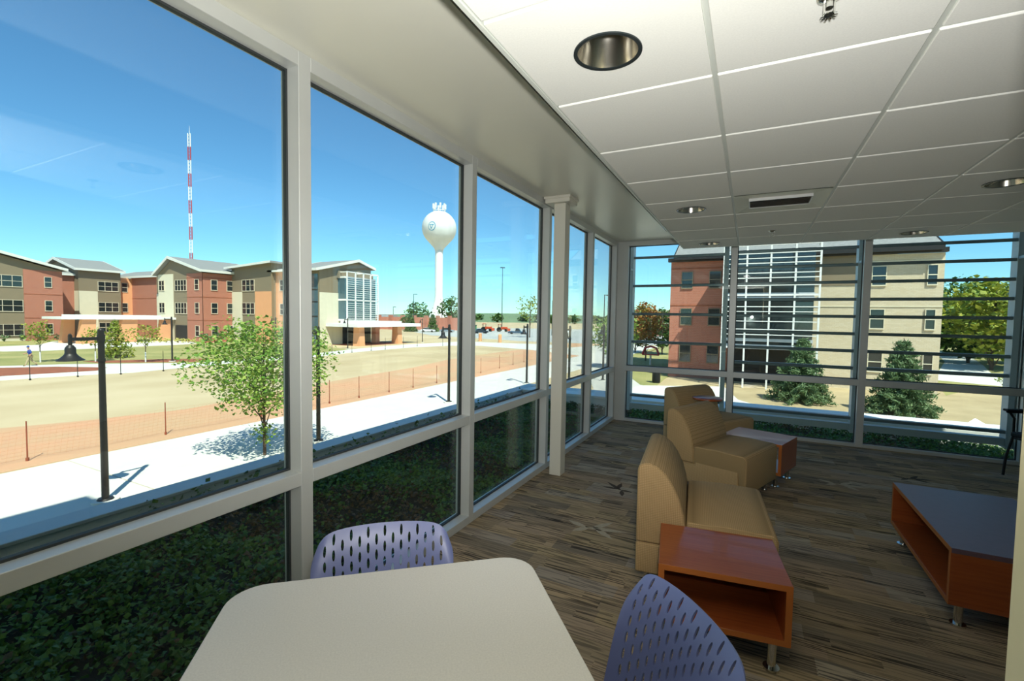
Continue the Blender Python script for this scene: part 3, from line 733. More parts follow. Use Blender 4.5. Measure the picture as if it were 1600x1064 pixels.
# wing with the sloping gable, left edge
w1 = thing('dormitory_wing', 'brick and taupe dormitory wing with a sloping gable at the left border', 'building', (-112, 22, G), 0, 'dormitory wings')
MB().prism([(8, G), (36.6, G), (36.6, 8.3), (22, 12.2), (8, 8.3)], 'x', -124, -106).build('wall', TAUPE, w1, world=True)
panel(w1, 'x', -106, 31.8, 36.65, G, 8.22, BRICK, 'brick_panel')
panel(w1, 'x', -106, 8, 31.8, G, -3.1, CREAMW, 'plinth')
for z in (.2, 4.15): panel(w1, 'x', -105.94, 31.8, 36.65, z, z+.1, MULCH, 'brick_band', .03)
roof(w1, 'x', 22, 12.7, 7.2, 8.7, 37.2, 8.7, -124.5, -105.2)
for z0, z1 in ROWS:
    win(w1, 'x', -106, 28.1, 31.7, z0-.15, z1-.1, 3); win(w1, 'x', -105.94, 34.3, 35.28, z0, z1-.05, 1)
    win(w1, 'x', -106, 20.5, 24.1, z0-.15, z1-.1, 3)
# recessed brick link
k1 = thing('dormitory_link', 'shaded recessed brick link behind the left wing', 'building', (-117, 39, G), 0, 'dormitory wings')
MB().box(-122, -112.5, 36.6, 40.6, G, 8.2).build('wall', BRICK, k1, world=True)
roof(k1, 'y', -117, 9.9, -122.4, 8.4, -112, 8.4, 36.7, 40.9)
for z0, z1 in ROWS[:3]: win(k1, 'x', -112.5, 37.6, 38.6, z0, z1, 1)
# taupe and cream wing
w2 = thing('dormitory_wing', 'taupe and cream dormitory wing with a grey gable roof behind the entry canopy', 'building', (-119, 44, G), 0, 'dormitory wings')
MB().prism([(-127, G), (-110.8, G), (-110.8, 9.1), (-118.9, 11.3), (-127, 9.1)], 'y', 40.6, 47.1).build('wall', TAUPE, w2, world=True)
panel(w2, 'x', -110.8, 40.55, 43.4, G, 5.27, CREAMW, 'cream_panel'); panel(w2, '-y', 40.6, -120, -110.74, G, 5.27, CREAMW, 'cream_panel')
roof(w2, 'y', -118.9, 11.75, -127.6, 9.4, -110.1, 9.4, 39.9, 47.6)
for z0, z1 in ROWS: win(w2, 'x', -110.8, 43.45, 46.7, z0, z1, 3)
# orange and brick link
k2 = thing('dormitory_link', 'orange stucco and red brick link between the taupe wing and the gabled wing', 'building', (-108, 52, G), 0, 'dormitory wings')
MB().box(-122, -111.5, 47.1, 49.3, G, 8.2).build('tower_wall', ORANGE, k2, world=True)
MB().box(-112, -98.5, 49.3, 60, G, 8.4).build('wall', BRICK, k2, world=True)
roof(k2, 'x', 54.5, 10.3, 48.7, 8.6, 60.5, 8.6, -122, -98.5)
for z in (.2, 4.15): panel(k2, '-y', 49.3, -111.5, -98, z, z+.1, MULCH, 'brick_band', .03)
for z0, z1 in ROWS: win(k2, 'x', -111.5, 47.5, 48.5, z0, z1, 1)
# gabled wing with brick corner
w3 = thing('dormitory_wing', 'gabled dormitory wing with cream, taupe and red brick corner in the middle', 'building', (-88, 52, G), 0, 'dormitory wings')
MB().prism([(-95.8, G), (-82.2, G), (-82.2, 8.3), (-91.3, 10.9), (-95.8, 8.3)], 'y', 46.4, 58).build('wall', TAUPE, w3, world=True)
MB().box(-98.4, -95.8, 47.4, 58, G, 8.2).build('side_wall', TAUPE, w3, world=True); panel(w3, '-y', 47.4, -98.4, -95.8, G, 4.9, CREAMW, 'cream_panel')
panel(w3, '-y', 46.4, -95.7, -90.9, G, 8.28, CREAMW, 'cream_panel')
panel(w3, '-y', 46.4, -86.7, -82.14, G, 8.25, BRICK, 'brick_panel'); panel(w3, 'x', -82.2, 46.34, 58, G, 8.25, BRICK, 'brick_panel')
for z in (.2, 4.15, 7.45):
    panel(w3, '-y', 46.34, -86.7, -82.1, z, z+.1, MULCH, 'brick_band', .03); panel(w3, 'x', -82.14, 46.34, 51.4, z, z+.1, MULCH, 'brick_band', .03)
roof(w3, 'y', -91.3, 11.35, -96.4, 8.4, -81.5, 8.75, 45.7, 58)
for z0, z1 in ROWS[:2]:
    win(w3, '-y', 46.34, -95.4, -93.6, z0, z1, 2); win(w3, '-y', 46.4, -90.4, -86.8, z0-.1, z1, 4)
panel(w3, '-y', 46.38, -90.3, -86.9, G, -.7, DARKIN, 'entrance_shade', .08)  # flat dark panel, doorway shade painted on without a recess
for z0, z1 in ROWS:
    win(w3, '-y', 46.34, -84.3, -83.1, z0, z1, 1); win(w3, 'x', -82.14, 47.7, 48.8, z0, z1, 1); win(w3, 'x', -82.14, 50.4, 51.5, z0, z1, 1)
# taupe, cream and orange wing
w4 = thing('dormitory_wing', 'taupe and orange dormitory wing behind the young maple crown', 'building', (-73, 55, G), 0, 'dormitory wings')
MB().prism([(-82.2, G), (-71.5, G), (-71.5, 10.0), (-82.2, 9.4)], 'y', 51.4, 62).build('wall', TAUPE, w4, world=True)
MB().box(-71.5, -65.2, 52.2, 53.4, G, 8.5).build('orange_wall', ORANGE, w4, world=True)
panel(w4, '-y', 51.4, -82.25, -79.3, G, 5.3, CREAMW, 'cream_panel'); panel(w4, '-y', 51.4, -75.75, -71.5, G, 5.3, ORANGE, 'orange_panel')
MB().prism([(-82.9, 9.6), (-70.6, 10.3), (-70.6, 10.0), (-82.9, 9.3)], 'y', 50.5, 62).build('roof', SHINGLE, w4, world=True)
MB().prism([(-82.95, 9.62), (-70.55, 10.32), (-70.55, 9.95), (-82.95, 9.25)], 'y', 50.42, 50.5).build('fascia', TRIMW, w4, world=True)
MB().box(-72.6, -65, 51.4, 53.4, 8.5, 8.8).build('low_roof', TRIMW, w4, world=True)
for z0, z1 in ROWS:
    win(w4, '-y', 51.4, -79.3, -75.9, z0, z1+.15, 3); win(w4, '-y', 52.2, -70.4, -69.4, z0, z1, 1); win(w4, '-y', 52.2, -67.4, -66.4, z0, z1, 1)
# hall with the glazed bay
w5 = thing('dormitory_hall', 'taupe and cream gabled hall with a louvered glass bay and canopy', 'building', (-68, 60, G), 0, 'dormitory wings')
MB().prism([(53.5, G), (65, G), (65, 9.9), (61.4, 10.9), (53.5, 8.8)], 'x', -71.3, -62.5).build('wall', TAUPE, w5, world=True)
panel(w5, 'x', -62.5, 53.45, 65, -.3, 5.2, CREAMW, 'cream_panel'); panel(w5, 'x', -62.5, 53.45, 58.2, G, -.3, CREAMW, 'cream_panel')
panel(w5, 'x', -62.5, 58.2, 65, G, -.3, DARKIN, 'entrance_shade', .02)  # shade under the bay painted as a flat dark sheet
roof(w5, 'x', 61.4, 11.3, 52.3, 8.98, 65.5, 10.15, -71.2, -61.8)
panel(w5, '-y', 53.5, -65, -62.9, G+.3, 8.2, BGLASS, 'stair_glazing', .05)
for z in (-1.2, 1.2, 3.6, 5.6): panel(w5, '-y', 53.45, -65, -62.9, z, z+.12, BRONZE, 'glazing_bar', .06)
MB().box(-62.5, -60.9, 57.3, 64.5, .6, 7.8).build('glass_bay', BGLASS, w5, world=True)
panel(w5, 'x', -62.44, 57.0, 65, 7.8, 9.0, TAUPE, 'bay_head', .5)
for z in (.55, 3.95, 7.75): MB().box(-62.45, -60.85, 57.25, 64.55, z, z+.3).build('bay_band', WHITE, w5, world=True)
for y in (57.3, 59.17, 61.04, 62.75, 64.55): MB().box(-60.5, -60.3, y-.08, y+.08, .5, 8.9).build('screen_post', WHITE, w5, world=True)
for z in (.55, 4.1, 8.8): MB().box(-60.5, -60.3, 57.3, 64.6, z-.07, z+.07).build('screen_rail', WHITE, w5, world=True)
for z in [1.0+.36*i for i in range(8)]+[4.6+.36*i for i in range(9)]: MB().box(-60.45, -60.32, 57.3, 64.6, z-.03, z+.03).build('screen_blade', WHITE, w5, world=True)
for y in (57.3, 61.04, 64.5): MB().box(-62.5, -60.4, y-.05, y+.05, 8.7, 8.85).build('screen_arm', WHITE, w5, world=True)
MB().box(-62.4, -55.3, 54.6, 70.5, -.4, .15).build('canopy_slab', WHITE, w5, world=True); MB().box(-60, -56.5, 55.5, 66.5, .15, .55).build('canopy_upstand', WHITE, w5, world=True)
for y in (56.4, 65.6): MB().prism([(-57.6, G), (-56.0, G), (-56.2, -.4), (-57.4, -.4)], 'y', y-.55, y+.55).build('canopy_pier', ORANGE, w5, world=True)
MB().box(-59.5, -58.5, 62, 63, G, -.4).build('canopy_pier', BRICK, w5, world=True)
MB().box(-62.4, -56.5, 56, 68, G, G+.06).build('entry_floor', MULCH, w5, world=True)
# entry canopy before the left wings
ec = thing('entry_canopy', 'long flat white entry canopy on orange piers before the left wings', 'canopy', (-92, 39, G))
MB().box(-97, -90.3, 31, 47.6, .25, .62).build('slab', WHITE, ec, world=True); MB().box(-96, -91.2, 33, 44.5, .62, .95).build('slab_upstand', WHITE, ec, world=True)
for x, y, w in ((-91.2, 34.3, 1.3), (-91.2, 39.6, 1.6), (-91.2, 45.0, 1.1), (-95.5, 33.5, 1.), (-95.5, 41, 1.)):
    MB().prism([(y-w, G), (y+w*.6, G), (y+w*.75, .25), (y-w*.55, .25)], 'x', x-.5, x+.5).build('pier', ORANGE, ec, world=True)

# brick and cream building beyond the far window
b6 = thing('residence_building', 'red brick and cream residence with a white louvered glass bay beyond the far window', 'building', (3, 47, G))
RB = [(4.33, 5.77), (1.13, 2.59), (-2.08, -.6)]
MB().box(-6.4, 1.0, 43.5, 56, G, 6.75).build('brick_wall', BRICK, b6, world=True)
MB().box(1.0, 12.1, 43.3, 56, G, 6.6).build('cream_wall', CREAMB, b6, world=True)
panel(b6, '-y', 43.3, 4.2, 7.4, 4.4, 6.7, TAUPE, 'taupe_panel'); panel(b6, '-y', 43.3, 1, 12.1, 6.05, 6.13, CREAMW, 'band', .05); panel(b6, '-y', 43.3, 1, 12.1, 2.75, 2.82, CREAMW, 'band', .05)
panel(b6, '-y', 43.5, -6.4, -2, 6.0, 6.1, MULCH, 'brick_band', .03); panel(b6, '-y', 43.5, -6.4, -2, 2.8, 2.9, MULCH, 'brick_band', .03)
panel(b6, '-y', 43.4, -6.6, 12.2, 6.62, 6.95, BRONZE, 'eave', .45)
roof(b6, 'x', 50, 10.6, 42.6, 7.1, 57, 7.1, -6.0, 11.8, .28, BRONZE)
for z0, z1 in RB:
    for a in (-5.5, -3.25): win(b6, '-y', 43.5, a, a+.95, z0, z1, 1, TAUPE, None, .05)
    win(b6, '-y', 43.3, 7.95, 8.85, z0, z1, 1, CREAMW, None, .05); win(b6, '-y', 43.3, 11.15, 11.75, z0, z1, 1, CREAMW, None, .05)
MB().box(-1.9, 4.1, 40.4, 43.4, -.4, 7.0).build('bay_body', mat('bay_glass_dark', '2b3436', .08, 0, 0, 1, 0, (1, 1, 1), None, 0, .8), b6, world=True)
MB().box(-1.6, 4.0, 43.0, 43.4, G, -.4).build('bay_entrance', DARKIN, b6, world=True)
for z in (-.45, .0, 3.2, 3.5, 6.75): MB().box(-1.95, 4.15, 40.3, 43.45, z, z+.22).build('bay_floor_band', ALU_OUT, b6, world=True)
for x in (-1.9, -.34, 1.23, 2.8, 4.3):
    MB().box(x-.06, x+.06, 39.14, 39.26, G, 7.4).build('screen_post', WHITE, b6, world=True)
    for z in (-.4, 3.3, 7.2): MB().box(x-.04, x+.04, 39.2, 40.4, z-.05, z+.05).build('screen_arm', WHITE, b6, world=True)
for z in [-.44, 3.15, 3.5, 7.2]: MB().box(-1.95, 4.35, 39.15, 39.25, z-.07, z+.07).build('screen_rail', WHITE, b6, world=True)
for z in [.55, .95]+[1.55+.36*i for i in range(4)]+[4.2]+[4.75+.36*i for i in range(6)]: MB().box(-1.95, 4.3, 39.12, 39.24, z-.03, z+.03).build('screen_blade', WHITE, b6, world=True)

# ================================================================== TREES AND PLANTS
def tree(name, label, cat, loc, h, rad, cz, n, size, leaf, trunk_r=.07, group=None, wrap=False, lobes=9, seed=1, low=None, cone=.0):
    global rnd
    rnd = random.Random(seed); t = thing(name, label, cat, loc, rnd.uniform(0, 6), group)
    hz = (h-cz)                                       # crown from cz up to h
    tr = MB(); pts = [(0, 0, -.02), (.02*h*.1, 0, h*.3), (-.02*h*.1, .01*h, h*.6), (0, 0, h*.92)]
    tr.tube(pts, [trunk_r, trunk_r*.8, trunk_r*.5, trunk_r*.12], 8); tk = tr.build('trunk', BARK, t, True, fix=False)
    if wrap: MB().cyl((0, 0, 0), (0, 0, .5*cz+.3), trunk_r*1.25, n=10).build('trunk_wrap', WRAP, tk, True)
    L_ = []; br = MB()
    for k in range(lobes):
        a = k*2.4+rnd.uniform(-.3, .3); f = (k+.6)/lobes
        zc = cz+hz*(.12+.78*f); prof = math.sin(math.pi*min(1, .18+.80*(1-f))**1.0) if cone == 0 else (1-f)*.95+.1
        r = rad*prof*(.62 if k < lobes-1 else .2)
        c = Vector((math.cos(a)*r, math.sin(a)*r, zc)); L_.append((c, rad*(.50*prof+.12)))
        z0 = max(cz*.85, zc-hz*.28); br.tube([(0, 0, z0), tuple(c*.5+Vector((0, 0, z0))*.5), tuple(c)], [trunk_r*.42, trunk_r*.28, trunk_r*.1], 5)
    br.build('branches', BARK, t, True, fix=False)
    P_ = []
    tot = sum(q[1]**2 for q in L_)
    for c, r in L_:
        for _ in range(int(n*r*r/tot)):
            d = Vector((rnd.gauss(0, 1), rnd.gauss(0, 1), rnd.gauss(0, 1))).normalized()*r*(rnd.random()**.42)
            d.z *= .72; P_.append(c+d*(1+.25*noise.noise(d*3/r)))
    if low:
        for _ in range(low):
            d = Vector((rnd.gauss(0, .22), rnd.gauss(0, .22), rnd.gauss(cz*.72, .2))); P_.append(d)
    leaves(P_, size, leaf, 'foliage', t); return t
tree('maple_tree', 'leafy green young maple beside the sidewalk below the left windows', 'tree', (-15.2, 10.6, G), 4.85, 2.2, 1.15, 7000, .115, LEAF, .06, None, False, 15, 5, 170)
for i, (x, y, h, lab) in enumerate(((-61, 19.3, 3.6, 'young tree with a white trunk wrap nearest the walking person'), (-53.6, 24.7, 3.3, 'sparse young tree with a white trunk wrap left of the far lamp'), (-58, 22.4, 2.9, 'small young wrapped tree behind the hanging bell lamp'))):
    tree('young_tree', lab, 'tree', (x, y, G), h*1.15, 1.35, 1.5, 420, .2, LEAF_Y, .05, 'wrapped young trees', True, 7, 20+i)
def conifer(label, loc, h, rad, n, seed, leaf=None, size=.16, group=None):
    global rnd
    rnd = random.Random(seed); t = thing('conifer_tree', label, 'tree', loc, 0, group)
    MB().cyl((0, 0, -.02), (0, 0, h*.97), h*.018+.02, .01, 8).build('trunk', BARK, t, True)
    P_ = []; br = MB(); lev = 13
    for l in range(lev):
        z = h*(.07+.88*l/lev); r = rad*(1-l/lev)**.85; k = max(4, int(9*(1-l/lev)+4))
        for b_ in range(k):
            a = b_*6.283/k+l*.7+rnd.uniform(-.2, .2); rr = r*rnd.uniform(.75, 1.1)
            e = Vector((math.cos(a)*rr, math.sin(a)*rr, z-.08*rr+.05)); br.tube([(0, 0, z), tuple(e)], [.015*h/3, .004], 4)
            for q in range(int(n/(lev*6.5))):
                f = rnd.random()**.6; P_.append(Vector((0, 0, z))*(1-f)+e*f+Vector((rnd.gauss(0, .05), rnd.gauss(0, .05), rnd.gauss(0, .035)))*rad)
    br.build('branches', BARK, t, fix=False); leaves(P_, size, leaf or LEAF_C, 'needles', t, .4, .2, 1.1, .13)
conifer('spruce tree before the glass bay beyond the far window', (3.0, 34.3, G), 4.3, 1.9, 12000, 31, None, .24)
conifer('spruce tree before the cream wall beyond the right far window', (7.6, 32.7, G), 4.4, 1.8, 12000, 32, None, .24)
conifer('young spruce on the lawn right of the hanging bell lamp', (-60.9, 25.3, G), 4.4, 1.7, 800, 33, LEAF_Y, .45)
conifer('small dark spruce before the low brick wall', (-97, 118.5, G), 6.0, 2.2, 900, 34, LEAF_D, 1.2, 'spruces by the parking area')
conifer('small dark spruce beside the water tower foot', (-92, 123.5, G), 6.0, 2.0, 900, 35, LEAF_D, 1.2, 'spruces by the parking area')
# trees left of the brick building and beyond
tree('green_tree', 'bright green tree in the far window beside the corner mullion', 'tree', (-12.2, 47, G), 5.6, 2.3, .5, 2000, .3, LEAF, .08, None, False, 9, 41)
tree('autumn_tree', 'orange autumn tree left of the brick building', 'tree', (-11.2, 58, G), 7.4, 2.5, 1.0, 1800, .34, LEAF_O, .09, None, False, 9, 42)
tree('green_tree', 'dark green tree behind the orange autumn tree', 'tree', (-15.5, 72, G), 7.0, 3.4, .2, 1600, .45, LEAF_D, .1, None, False, 9, 43)
tree('green_tree', 'dark green tree touching the brick wall edge', 'tree', (-11.2, 70, G), 6.8, 2.8, .2, 1500, .45, LEAF_D, .1, None, False, 9, 44)
for i, (x, y, h, r, m, lab) in enumerate(((24, 70, 10.5, 5.0, LEAF_Y, 'sunlit yellow-green tree right of the cream building'), (31, 72, 11.5, 5.2, LEAF_Y, 'broad yellow-green tree behind the right louver post'), (37.5, 70, 11.5, 5, LEAF_D, 'dark green tree at the right border'),
        (20.5, 82, 9.5, 4.5, LEAF_D, 'dark tree just right of the cream corner'), (28, 92, 12, 6, LEAF_D, 'dark tree behind the yellow-green trees'), (42, 95, 14, 6.5, LEAF_D, 'tall dark tree furthest right'),
        (25.5, 81, 7, 4.2, LEAF_D, 'low dark tree under the sunlit yellow-green tree'), (33.5, 82, 8, 4.5, LEAF_D, 'low dark tree between the two broad yellow-green crowns'), (22, 104, 11, 6, LEAF_D, 'far dark tree seen past the cream corner'), (36, 108, 12, 6.5, LEAF_D, 'far dark tree behind the low dark trees'))):
    tree('woodland_tree', lab, 'tree', (x, y, G), h, r, .15, 3000, .55, m, .2, 'woodland trees right of the cream building', False, 14, 50+i)
for i, (x, y, h, lab) in enumerate(((18.2, 50.5, 1.0, 'small shrub on the right lawn nearest the path'), (20.3, 49, 1.0, 'small shrub on the right lawn, outer of the pair'))):
    tree('shrub', lab, 'shrub', (x, y, G), h, .5, .1, 150, .14, LEAF_Y, .02, 'lawn shrubs', False, 5, 60+i)
# far tree line and single trees over the parking area
for i in range(26):
    x = -330+i*15.5+rnd.uniform(-2, 2); y = 420+rnd.uniform(-30, 40)-abs(i-13)*2
    tree('distant_tree', 'distant dark tree on the horizon tree line', 'tree', (x, y, G), rnd.uniform(7, 9.5), rnd.uniform(6, 6.8), .2, 170, 2.6, LEAF_D, .3, 'horizon tree line', False, 6, 70+i)
struct(MB().lathe([(260, 0), (200, 6), (120, 9.5), (40, 11), (.5, 11.2)], (-330, 640, G-.2), 40).build('ground_hill', mat('hazy_hill', '6d8460', .95, 0, .1, .02), None, True), 'low wooded hill on the horizon')
tree('roadside_tree', 'round dark tree left of the water tower foot', 'tree', (-128, 160, G), 11, 5.5, 2, 500, 1., LEAF_D, .3, None, False, 9, 101)
tree('roadside_tree', 'broad green tree beside the water tower stem', 'tree', (-122, 178, G), 14, 7, 1.5, 700, 1.1, LEAF_D, .3, None, False, 9, 102)
tree('roadside_tree', 'sparse tree beyond the parked pickup', 'tree', (-50, 108, G), 11, 4, 3, 320, .5, LEAF_Y, .16, None, False, 9, 103)
tree('roadside_tree', 'small green tree before the low brick wall', 'tree', (-107, 128, G), 5, 2.3, .6, 260, .6, LEAF_D, .15, None, False, 7, 104)
# shrubs and flowers at the dormitories
for i in range(9):
    x, y = -88+i*.9+rnd.uniform(-.3, .3), 41.8+i*.42
    tree('flower_clump', 'pale yellow flowering clump at the entrance bed', 'plant', (x, y, G), .8, .42, .05, 60, .28, LEAF_F, .02, 'pale yellow flower clumps', False, 4, 110+i)
for i, (x, y, lab) in enumerate(((-81, 48.4, 'grey-green shrub at the brick corner of the gabled wing'), (-80.2, 50.0, 'feathery shrub right of the brick corner'), (-77.4, 50.2, 'low shrub at the cream strip'), (-80.8, 46.0, 'low shrub left of the brick corner'))):
    tree('shrub', lab, 'shrub', (x, y, G), 1.6+.5*(i == 1), .85, .1, 170, .3, LEAF_Y if i == 1 else LEAF_C, .04, 'dormitory shrubs', False, 5, 130+i)
for i in range(5):
    tree('shrub', 'low round shrub at the foot of the left brick wing', 'shrub', (-105, 27+i*2.1, G), 1.1, .6, .05, 60, .3, LEAF_C, .03, 'shrubs at the left wing', False, 4, 140+i)

# ================================================================== LAMP POSTS, FENCES, MASTS
def bell_lamp(label, loc, rz=0., scale=1., base=True):
    t = thing('bell_lamp_post', label, 'lamp post', loc, rz, 'bell lamp posts')
    H = 4.54
    MB().cyl((0, 0, .1), (0, 0, 2.6), .082, .076, 14).build('pole', BRONZE, t, True)
    up = MB(); up.cyl((0, 0, 2.6), (0, 0, H), .074, .068, 14); up.cyl((0, 0, H), (0, 0, H+.04), .068, .04, 14); up.cyl((0, 0, 3.72), (0, 0, 3.80), .086, None, 14); up.build('pole_top', BRONZE, t, True)
    MB().lathe([(.001, .12), (.16, .11), (.2, .05), (.21, .0)], n=20).build('base_cover', BRONZE, t, True)
    if base: MB().lathe([(.001, .07), (.3, .07), (.3, -.1)], n=20).build('footing', CONC2, t, True)
    arm = MB(); arm.bar((0, 0, H-.22), (0, -.62, H-.22), .06, .085); arm.cyl((0, 0, H-.3), (0, 0, H-.12), .085, None, 14); arm.cyl((0, -.62, H-.12), (0, -.62, H-.36), .042, None, 12); arm.sphere((0, -.62, H-.11), .034, 10, 6)
    arm.build('arm', BRONZE, t, True)
    z = H-.36
    MB().lathe([(.001, z), (.06, z-.005), (.075, z-.03), (.085, z-.045), (.10, z-.06), (.102, z-.075), (.108, z-.09), (.11, z-.20), (.115, z-.215), (.12, z-.23), (.15, z-.27), (.20, z-.32), (.26, z-.365), (.285, z-.385), (.28, z-.39), (.2, z-.34), (.1, z-.25), (.001, z-.24)], (0, -.62, 0), 28).build('bell_shade', BRONZE, t, True)
    return t
bell_lamp('dark bell lamp post nearest the windows with its hanging shade at left', (-15.0, 5.92, G+.02))
bell_lamp('dark bell lamp post behind the young maple', (-15.0, 12.75, G+.02))
bell_lamp('dark bell lamp post in the second window pane right of the maple', (-15.5, 22.4, G+.02))
bell_lamp('dark bell lamp post in the third window pane', (-15.0, 32.0, G+.02))
for x, y, lab in ((-52.4, 26.5, 'far bell lamp post before the gabled wing'), (-56.5, 41.2, 'far bell lamp post before the orange wing'), (-53.0, 50.4, 'far bell lamp post before the glazed hall bay'), (-55.8, 71.7, 'far bell lamp post at the right end of the hall canopy'), (-10.0, 27.6, 'bell lamp post in the fourth window pane beside the column'), (-10.5, 37.0, 'bell lamp post in the last left pane by the corner')):
    bell_lamp(lab, (x, y, G+.02))
RED = mat('orange_red_stake', '8f4a30', .8); NETM = None
m_, n_, l_, p_ = newmat('orange_safety_net')
tc_ = n_.new('ShaderNodeTexCoord'); ck_ = n_.new('ShaderNodeTexChecker')
fn = thing('safety_net', 'faint orange plastic safety net strung along the red clay', 'net', (-21.2, 20, G))
nb = MB(); net_y = [-2, 2.2, 6.35, 10.45, 14.6, 18.7, 20.9, 23.5, 25.9, 28.6, 32, 36, 40.3, 44, 47.4, 52]
def netx(y): return -21.35+.02*(y-6) if y < 30 else -20.85-.1*(y-30)
for k in range(len(net_y)-1):
    a, b = net_y[k], net_y[k+1]
    for i in range(9):
        z = .12+i*.12; nb.tube([(netx(a)+21.2, a-20, z), ((netx(a)+netx(b))/2+21.2, (a+b)/2-20, z-.06), (netx(b)+21.2, b-20, z)], .0028, 3)
    m = int((b-a)/.16)
    for i in range(m):
        y = a+(b-a)*i/m; f = i/m; sg = -.06*4*f*(1-f); nb.tube([(netx(y)+21.2, y-20, .12+sg), (netx(y)+21.2, y-20+.12, 1.08+sg)], .0024, 3)
o = nb.build('netting', mat('orange_net_plastic', 'dd9a70', .7), fn, fix=False); o['kind'] = 'stuff'
st0 = None
for k, y in enumerate(net_y):
    lab = 'orange-red wooden fence stake in the row along the red clay'
    if st0 is None:
        st0 = thing('fence_stake', lab, 'stake', (netx(y), y, G), .2, 'red clay fence stakes')
        MB().cyl((0, 0, -.05), (0, 0, 1.35), .022, .018, 8).build('post', RED, st0, True); MB().box(-.035, .035, -.035, .035, 0, .12).build('foot', RED, st0)
    else: dup(st0, None, (netx(y), y, G), .3*k, lab)
fp0 = None
for x, y in ((-46.1, 14), (-45.6, 16.5), (-44.8, 18.9), (-44.5, 21.8), (-46.6, 34), (-46.8, 38), (-47, 42.1), (-47.5, 45.9), (-48, 50), (-48.2, 53.1), (-49, 58.1), (-49.4, 62.1), (-47, 66)):
    lab = 'thin dark stake in the row along the far walk'
    if fp0 is None:
        fp0 = thing('fence_post', lab, 'stake', (x, y, G), 0, 'far walk stakes')
        MB().cyl((0, 0, -.05), (0, 0, 1.75), .026, .022, 8).build('post', BRONZE, fp0, True); MB().box(-.05, .05, -.05, .05, 0, .1).build('foot', BRONZE, fp0)
    else: dup(fp0, None, (x, y, G), 0, lab)
def pixdir(px, py): return R2*((px-800)/728.0) - U2*((py-532)/728.0) + Fw
def street_light(label, loc, h, dbl=False):
    t = thing('street_light', label, 'street light', loc, 0, 'parking street lights')
    MB().cyl((0, 0, 0), (0, 0, h), .16, .09, 10).build('pole', BRONZE, t, True)
    a = MB()
    if dbl:
        for k in range(4): a.box(-.1+.9*math.cos(k*1.57)*.5-.35, .1+.9*math.cos(k*1.57)*.5+.35, .8*math.sin(k*1.57)-.3, .8*math.sin(k*1.57)+.3, h-.1, h+.12)
        a.box(-.9, .9, -.08, .08, h, h+.1)
    else: a.box(-.1, 1.3, -.12, .12, h, h+.14); a.box(.5, 1.5, -.2, .2, h-.08, h+.12)
    a.build('lamp_head', BRONZE, t)
street_light('tall lamp mast over the parking area left of the water tower', (-103.5, 128, G), 12.5)
street_light('lamp mast right of the water tower stem', (-108, 151, G), 10.5)
street_light('short distant lamp mast beyond the low brick wall', (-146, 166, G), 9)
street_light('very tall lamp mast with a cluster head over the orange tractors', (-85, 158, G), 24, True)
street_light('lamp mast left of the third pane lamp post', (-66, 155, G), 12)
street_light('lamp mast behind the third pane lamp post', (-38, 96, G), 8.5)
street_light('lamp mast right of the third pane lamp post', (-52, 128, G), 10)
street_light('lamp mast at the drive in the fourth pane', (-33, 116, G), 11)
# striped radio mast
rm = thing('radio_mast', 'tall thin red and white radio mast above the gabled wing', 'mast', (-453.5, 247, G))
for k in range(14):
    z0, z1 = k*11.8, (k+1)*11.8; m = MB(); w = 1.3
    for a in range(3):
        c, s = math.cos(a*2.094), math.sin(a*2.094); m.cyl((w*c, w*s, z0), (w*c, w*s, z1), .34, n=5)
        c2, s2 = math.cos((a+1)*2.094), math.sin((a+1)*2.094)
        for q in range(4): m.cyl((w*c, w*s, z0+q*2.95), (w*c2, w*s2, z0+(q+1)*2.95), .16, n=4)
    m.build('lattice_section', WHITE if k % 2 else mat('mast_red', 'b0352c', .6), rm, fix=False)
MB().cyl((0, 0, 165), (0, 0, 172), .22, .1, 6).build('tip', WHITE, rm)
# water tower
WT = thing('water_tower', 'white spherical water tower with a pale blue emblem and antennas', 'water tower', (-149.0, 205.2, G))
def wt(prof, n=48): return MB().lathe(prof, n=n)
r_, zc_ = 9.1, 51.8
prof = [(2.2, 40.0), (2.6, 41.2), (6.6, 45.6)]+[(r_*math.sin(a), zc_-r_*math.cos(a)) for a in [R_(46+i*134/16) for i in range(16)]]+[(.01, zc_+r_)]
tank = wt(prof).build('tank', mat('tower_white', 'e3e3de', .5, 0, 0, .35, 0, (1, 1, .3), 'd2d3cd'), WT, True)
wt([(6.4, 0), (5.3, 4), (3.7, 9), (2.5, 13), (2.1, 16), (2.1, 41)]).build('stem', WHITE, WT, True)
EMB = mat('emblem_blue', '3f95b5', .6)
c0 = (Vector((0, 0, 1.55))-Vector((-149, 205.2, zc_+G))); c0.normalize(); ew = Vector((0, 0, 1)).cross(c0).normalized(); un = c0.cross(ew)
def on_ball(u, v): 
    d = (c0*1.0+ew*(-.50+u)+un*(.14+v)).normalized(); return d*(r_+.06)+Vector((0, 0, zc_))
em = MB(); N = 36
for (ra, rb) in ((.29, .25),):
    vs = [on_ball(r*math.cos(i*6.2832/N), r*math.sin(i*6.2832/N)) for r in (ra, rb) for i in range(N)]
    em.add(vs, [(i, (i+1) % N, N+(i+1) % N, N+i) for i in range(N)])
def tri(s): return [(s*math.cos(R_(a)), s*math.sin(R_(a))) for a in (150, 30, 270)]
A_, B_ = tri(.21), tri(.12)
em.add([on_ball(*p) for p in A_+B_], [(0, 1, 4, 3), (1, 2, 5, 4), (2, 0, 3, 5)])
em.build('emblem', EMB, tank, fix=False)
an = MB()
for k in range(8):
    a = k*.785; x, y = 3.2*math.cos(a), 3.2*math.sin(a); an.cyl((x, y, 59.8), (x, y, 62.3), .12, n=5); an.box(x-.35, x+.35, y-.35, y+.35, 62.0, 64.6)
